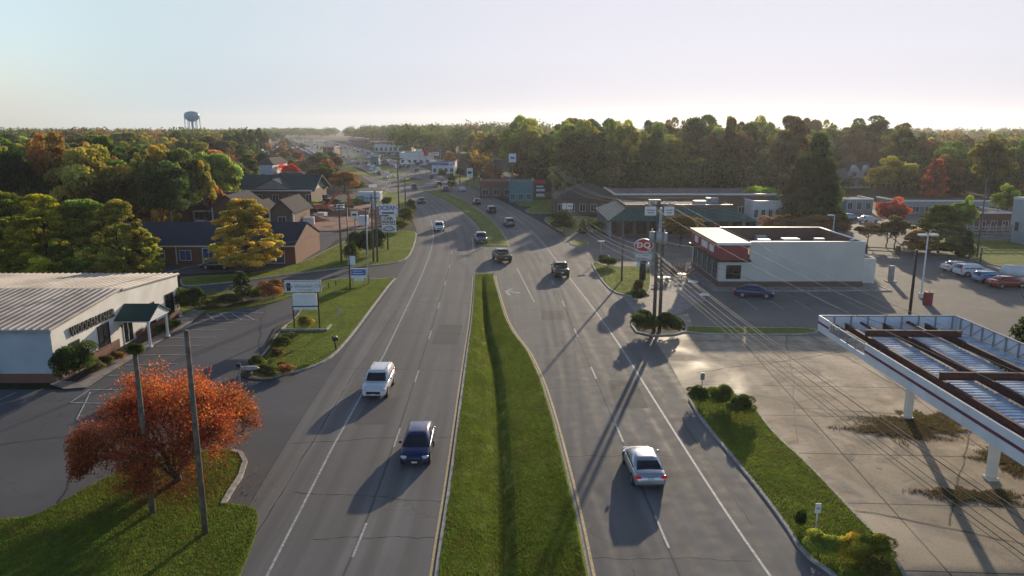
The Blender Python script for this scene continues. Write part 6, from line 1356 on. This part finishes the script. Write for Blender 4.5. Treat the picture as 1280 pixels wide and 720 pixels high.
def heap(px, py, rx, ry, h, m, name, label, cat, seed=1):
    p = G(px, py); rr = random.Random(seed); b = MB(); rings = []
    for k in range(6):
        u = k / 6; rings.append([(rx * (1 - u ** 1.3) * math.cos(a) * rr.uniform(.85, 1.12), ry * (1 - u ** 1.3) * math.sin(a) * rr.uniform(.85, 1.12), h * u * rr.uniform(.9, 1.05)) for a in [6.283 * i / 16 for i in range(16)]])
    b.loft(rings); o = b.build(name, m, smooth=True); o.location = (p.x, p.y, .1); tag(o, label, cat)
heap(388, 276, 4.5, 3, 1.6, M['dirt'], 'earth_heap', 'red earth heap beside the pale excavator', 'heap', 2); heap(440, 268, 7, 4, 1.5, M['dirt'], 'earth_heap', 'long red brown earth heap behind the cream sign', 'heap', 3); heap(470, 264, 5, 3, 1.3, M['dirt'], 'earth_heap', 'red earth heap at the road end of the site', 'heap', 5)
rnd = random.Random(31)
def crate(px, py, w, d, h, m, label, name='container', cat='container', rz=0):
    p = G(px, py); o = MB().box(-w / 2, w / 2, -d / 2, d / 2, 0, h).build(name, m, bev=.05); o.location = (p.x, p.y, .1); o.rotation_euler = (0, 0, rz); tag(o, label, cat)
crate(385, 281, 2.6, 1.6, 1.5, M['white'], 'white crate on the clay near the brick gable', rz=.2); crate(463, 252, 6.2, 2.6, 2.6, M['canop'], 'long pale container behind the site', rz=-.1); crate(455, 282, 1.8, 1.4, 2.0, M['canop'], 'pale blue portable toilet by the sign stack pole', 'portable_toilet', 'toilet'); crate(426, 268, 1.6, 1.4, 2.2, M['canop'], 'pale portable toilet left of the cream sign', 'portable_toilet', 'toilet'); crate(450, 254, 1.7, 1.7, 1.8, M['tealroof'], 'pale green tank behind the poles of the site', 'tank', 'tank')
p = G(500, 270); b = MB()
b.loft([[(-5, -1.6, 0), (-5, 1.6, 0), (-5, 0, 2.2)], [(5, -1.6, 0), (5, 1.6, 0), (5, 0, 2.0)]]); o = b.build('covered_stack', M['canop'], smooth=False); o.location = (p.x - 1.5, p.y + 2, .1); o.rotation_euler = (0, 0, R(110)); tag(o, 'pale blue covered stack at the road side of the site', 'cover')
b = MB(); Lp = [G(*a) for a in ((480,296),(500,288),(515,277),(514,268),(505,258))]
for i in range(len(Lp) - 1):
    for k in range(6):
        q = Lp[i].lerp(Lp[i + 1], k / 6); b.tube([(q.x, q.y, 0), (q.x, q.y, 1.1)], .05, 5)
    b.tube([Lp[i] + Vector((0, 0, 1.0)), Lp[i + 1] + Vector((0, 0, 1.0))], .05, 4)
tag(b.build('site_fence', M['wood']), 'low fence around the road side of the site', 'fence')
for k, (px, py, w_) in enumerate(((252, 283, 2.4), (266, 284, 1.6), (240, 286, 1.5), (276, 281, 1.2))): crate(px, py, w_, 1.2, 1.2, (M['white'], M['cream'], M['brickred'], M['white'])[k], ['white yard clutter left of the golden tree', 'cream yard crate left of the golden tree', 'red brown yard crate by the wood edge', 'small white yard crate behind the golden tree'][k], 'crate', 'crate')
# propane tank on the right lot
p = G(1282, 352); s = thing('gas_tank', p, R(-20), 'white horizontal gas tank at the right edge of the lot', 'tank'); MB().tube([(-3, 0, 1.3), (-2.6, 0, 1.3), (2.6, 0, 1.3), (3, 0, 1.3)], [.3, .8, .8, .3], 16).build('body', M['white'], s, True)
for x in (-1.8, 1.8): MB().box(x - .2, x + .2, -.5, .5, 0, .7).build('leg', M['grey'], s)

# ---------- water tower ----------
Yt = 760; xt = XAT(240, Yt, 30); s = thing('water_tower', (xt, Yt, 0), 0, 'pale blue water tower with domed tank on legs above the left wood', 'water tower')
zb_, zt_ = ZAT(149.5, Yt), ZAT(139, Yt)
rings = []
for (r, z_) in ((1.5, zb_ - 2), (4, zb_ - 1.2), (6.6, zb_ + 1), (7.2, zb_ + 3), (7.2, zb_ + 5), (6.2, zt_ - 1.4), (3.5, zt_ - .3), (.5, zt_)): rings.append([(r * math.cos(a), r * math.sin(a), z_) for a in [6.283 * i / 28 for i in range(28)]])
MB().loft(rings).build('tank', M['tower'], s, True)
for k in range(6):
    a = 6.283 * k / 6 + .3; MB().tube([(7.6 * math.cos(a), 7.6 * math.sin(a), 0), (6.8 * math.cos(a), 6.8 * math.sin(a), zb_ + 3)], .4, 8).build('leg', M['tower'], s, True)
MB().tube([(0, 0, 0), (0, 0, zb_ - 1)], 1.2, 12).build('riser_pipe', M['tower'], s, True)
b = MB(); b.tube([(7.9 * math.cos(a), 7.9 * math.sin(a), zb_ + 3.2) for a in [6.283 * i / 28 for i in range(29)]], .25, 5); b.build('walkway', M['tower'], s)

# ---------- sky, haze, sun, camera ----------
SAZ, SEL = R(17.5), R(11.2)
w = bpy.data.worlds.new('World'); sc.world = w; w.use_nodes = True; N, L = w.node_tree.nodes, w.node_tree.links; bg = N['Background']
sk = N.new('ShaderNodeTexSky'); sk.sky_type = 'NISHITA'; sk.sun_disc = False; sk.sun_elevation = SEL; sk.sun_rotation = SAZ; sk.air_density = 1.0; sk.dust_density = 1.6; sk.ozone_density = 2.0
tc = N.new('ShaderNodeTexCoord'); sx = N.new('ShaderNodeSeparateXYZ'); L.new(tc.outputs['Generated'], sx.inputs[0])
el = mapr(N, L, sx.outputs[2], .2, .36, 1, 0); el.node.interpolation_type = 'SMOOTHSTEP'
dp = N.new('ShaderNodeVectorMath'); dp.operation = 'DOT_PRODUCT'; dp.inputs[1].default_value = (math.sin(SAZ), math.cos(SAZ), 0); L.new(tc.outputs['Generated'], dp.inputs[0])
az = mapr(N, L, dp.outputs['Value'], .35, .78, 0, 1); az.node.interpolation_type = 'SMOOTHSTEP'
k = mathn(N, L, 'MULTIPLY', el, az)
left = mapr(N, L, dp.outputs['Value'], .70, .97, 0, 1)
hz = mixc(N, L, left, (5.4, 6.3, 6.7), (6.2, 6.15, 7.0))
hz = mixc(N, L, mapr(N, L, sx.outputs[2], .0, .09, 0, 1), hz, mixc(N, L, left, (5.6, 7.1, 7.6), (7.3, 7.3, 8.3)))
base0 = mixc(N, L, 1.0, sk.outputs[0], (1.25, 1.22, 1.35), 'MULTIPLY'); gs = N.new('ShaderNodeVectorMath'); gs.operation = 'SCALE'; L.new(base0, gs.inputs[0]); L.new(mapr(N, L, sx.outputs[2], .15, .6, 1.9, .8), gs.inputs['Scale']); base = gs.outputs[0]
L.new(mixc(N, L, k, base, hz), bg.inputs[0]); bg.inputs[1].default_value = .104
sd = bpy.data.lights.new('sun', 'SUN'); sd.energy = 5.0; sd.angle = R(.6); sd.color = (1.0, .83, .60); so = bpy.data.objects.new('sun', sd); col.objects.link(so)
dirv = Vector((math.sin(SAZ) * math.cos(SEL), math.cos(SAZ) * math.cos(SEL), math.sin(SEL))); so.rotation_euler = dirv.to_track_quat('Z', 'Y').to_euler()
# thin evening haze filling the air
hm = bpy.data.materials.new('haze'); hm.use_nodes = True; N, L = hm.node_tree.nodes, hm.node_tree.links; N.remove(N['Principled BSDF'])
vs_ = N.new('ShaderNodeVolumeScatter'); vs_.inputs['Color'].default_value = (.9, .93, 1, 1); vs_.inputs['Density'].default_value = .00014; vs_.inputs['Anisotropy'].default_value = .52
em = N.new('ShaderNodeEmission'); em.inputs[0].default_value = (.5, .56, .62, 1); em.inputs[1].default_value = .00008
ad = N.new('ShaderNodeAddShader'); L.new(vs_.outputs[0], ad.inputs[0]); L.new(em.outputs[0], ad.inputs[1])
L.new(vs_.outputs[0], N['Material Output'].inputs['Volume'])
hb_ = MB().box(-1800, 1800, -80, 3200, -6, 70).build('haze', hm); tag(hb_, kind='structure')
cam = bpy.data.cameras.new('camera'); cam.sensor_width = 36; cam.lens = 36 * F / 1280; cam.clip_end = 9000; co = bpy.data.objects.new('camera', cam); col.objects.link(co)
co.location = (0, 0, HC); co.rotation_euler = (R(90) - PITCH, 0, 0); sc.camera = co
sc.view_settings.view_transform = 'Standard'; sc.view_settings.look = 'None'; sc.view_settings.exposure = 0; sc.view_settings.gamma = 1
sc.cycles.use_denoising = True; sc.cycles.max_bounces = 6; sc.cycles.diffuse_bounces = 3; sc.cycles.glossy_bounces = 3; sc.cycles.transmission_bounces = 3; sc.cycles.volume_bounces = 0; sc.cycles.transparent_max_bounces = 4
sc.cycles.caustics_reflective = False; sc.cycles.caustics_refractive = False
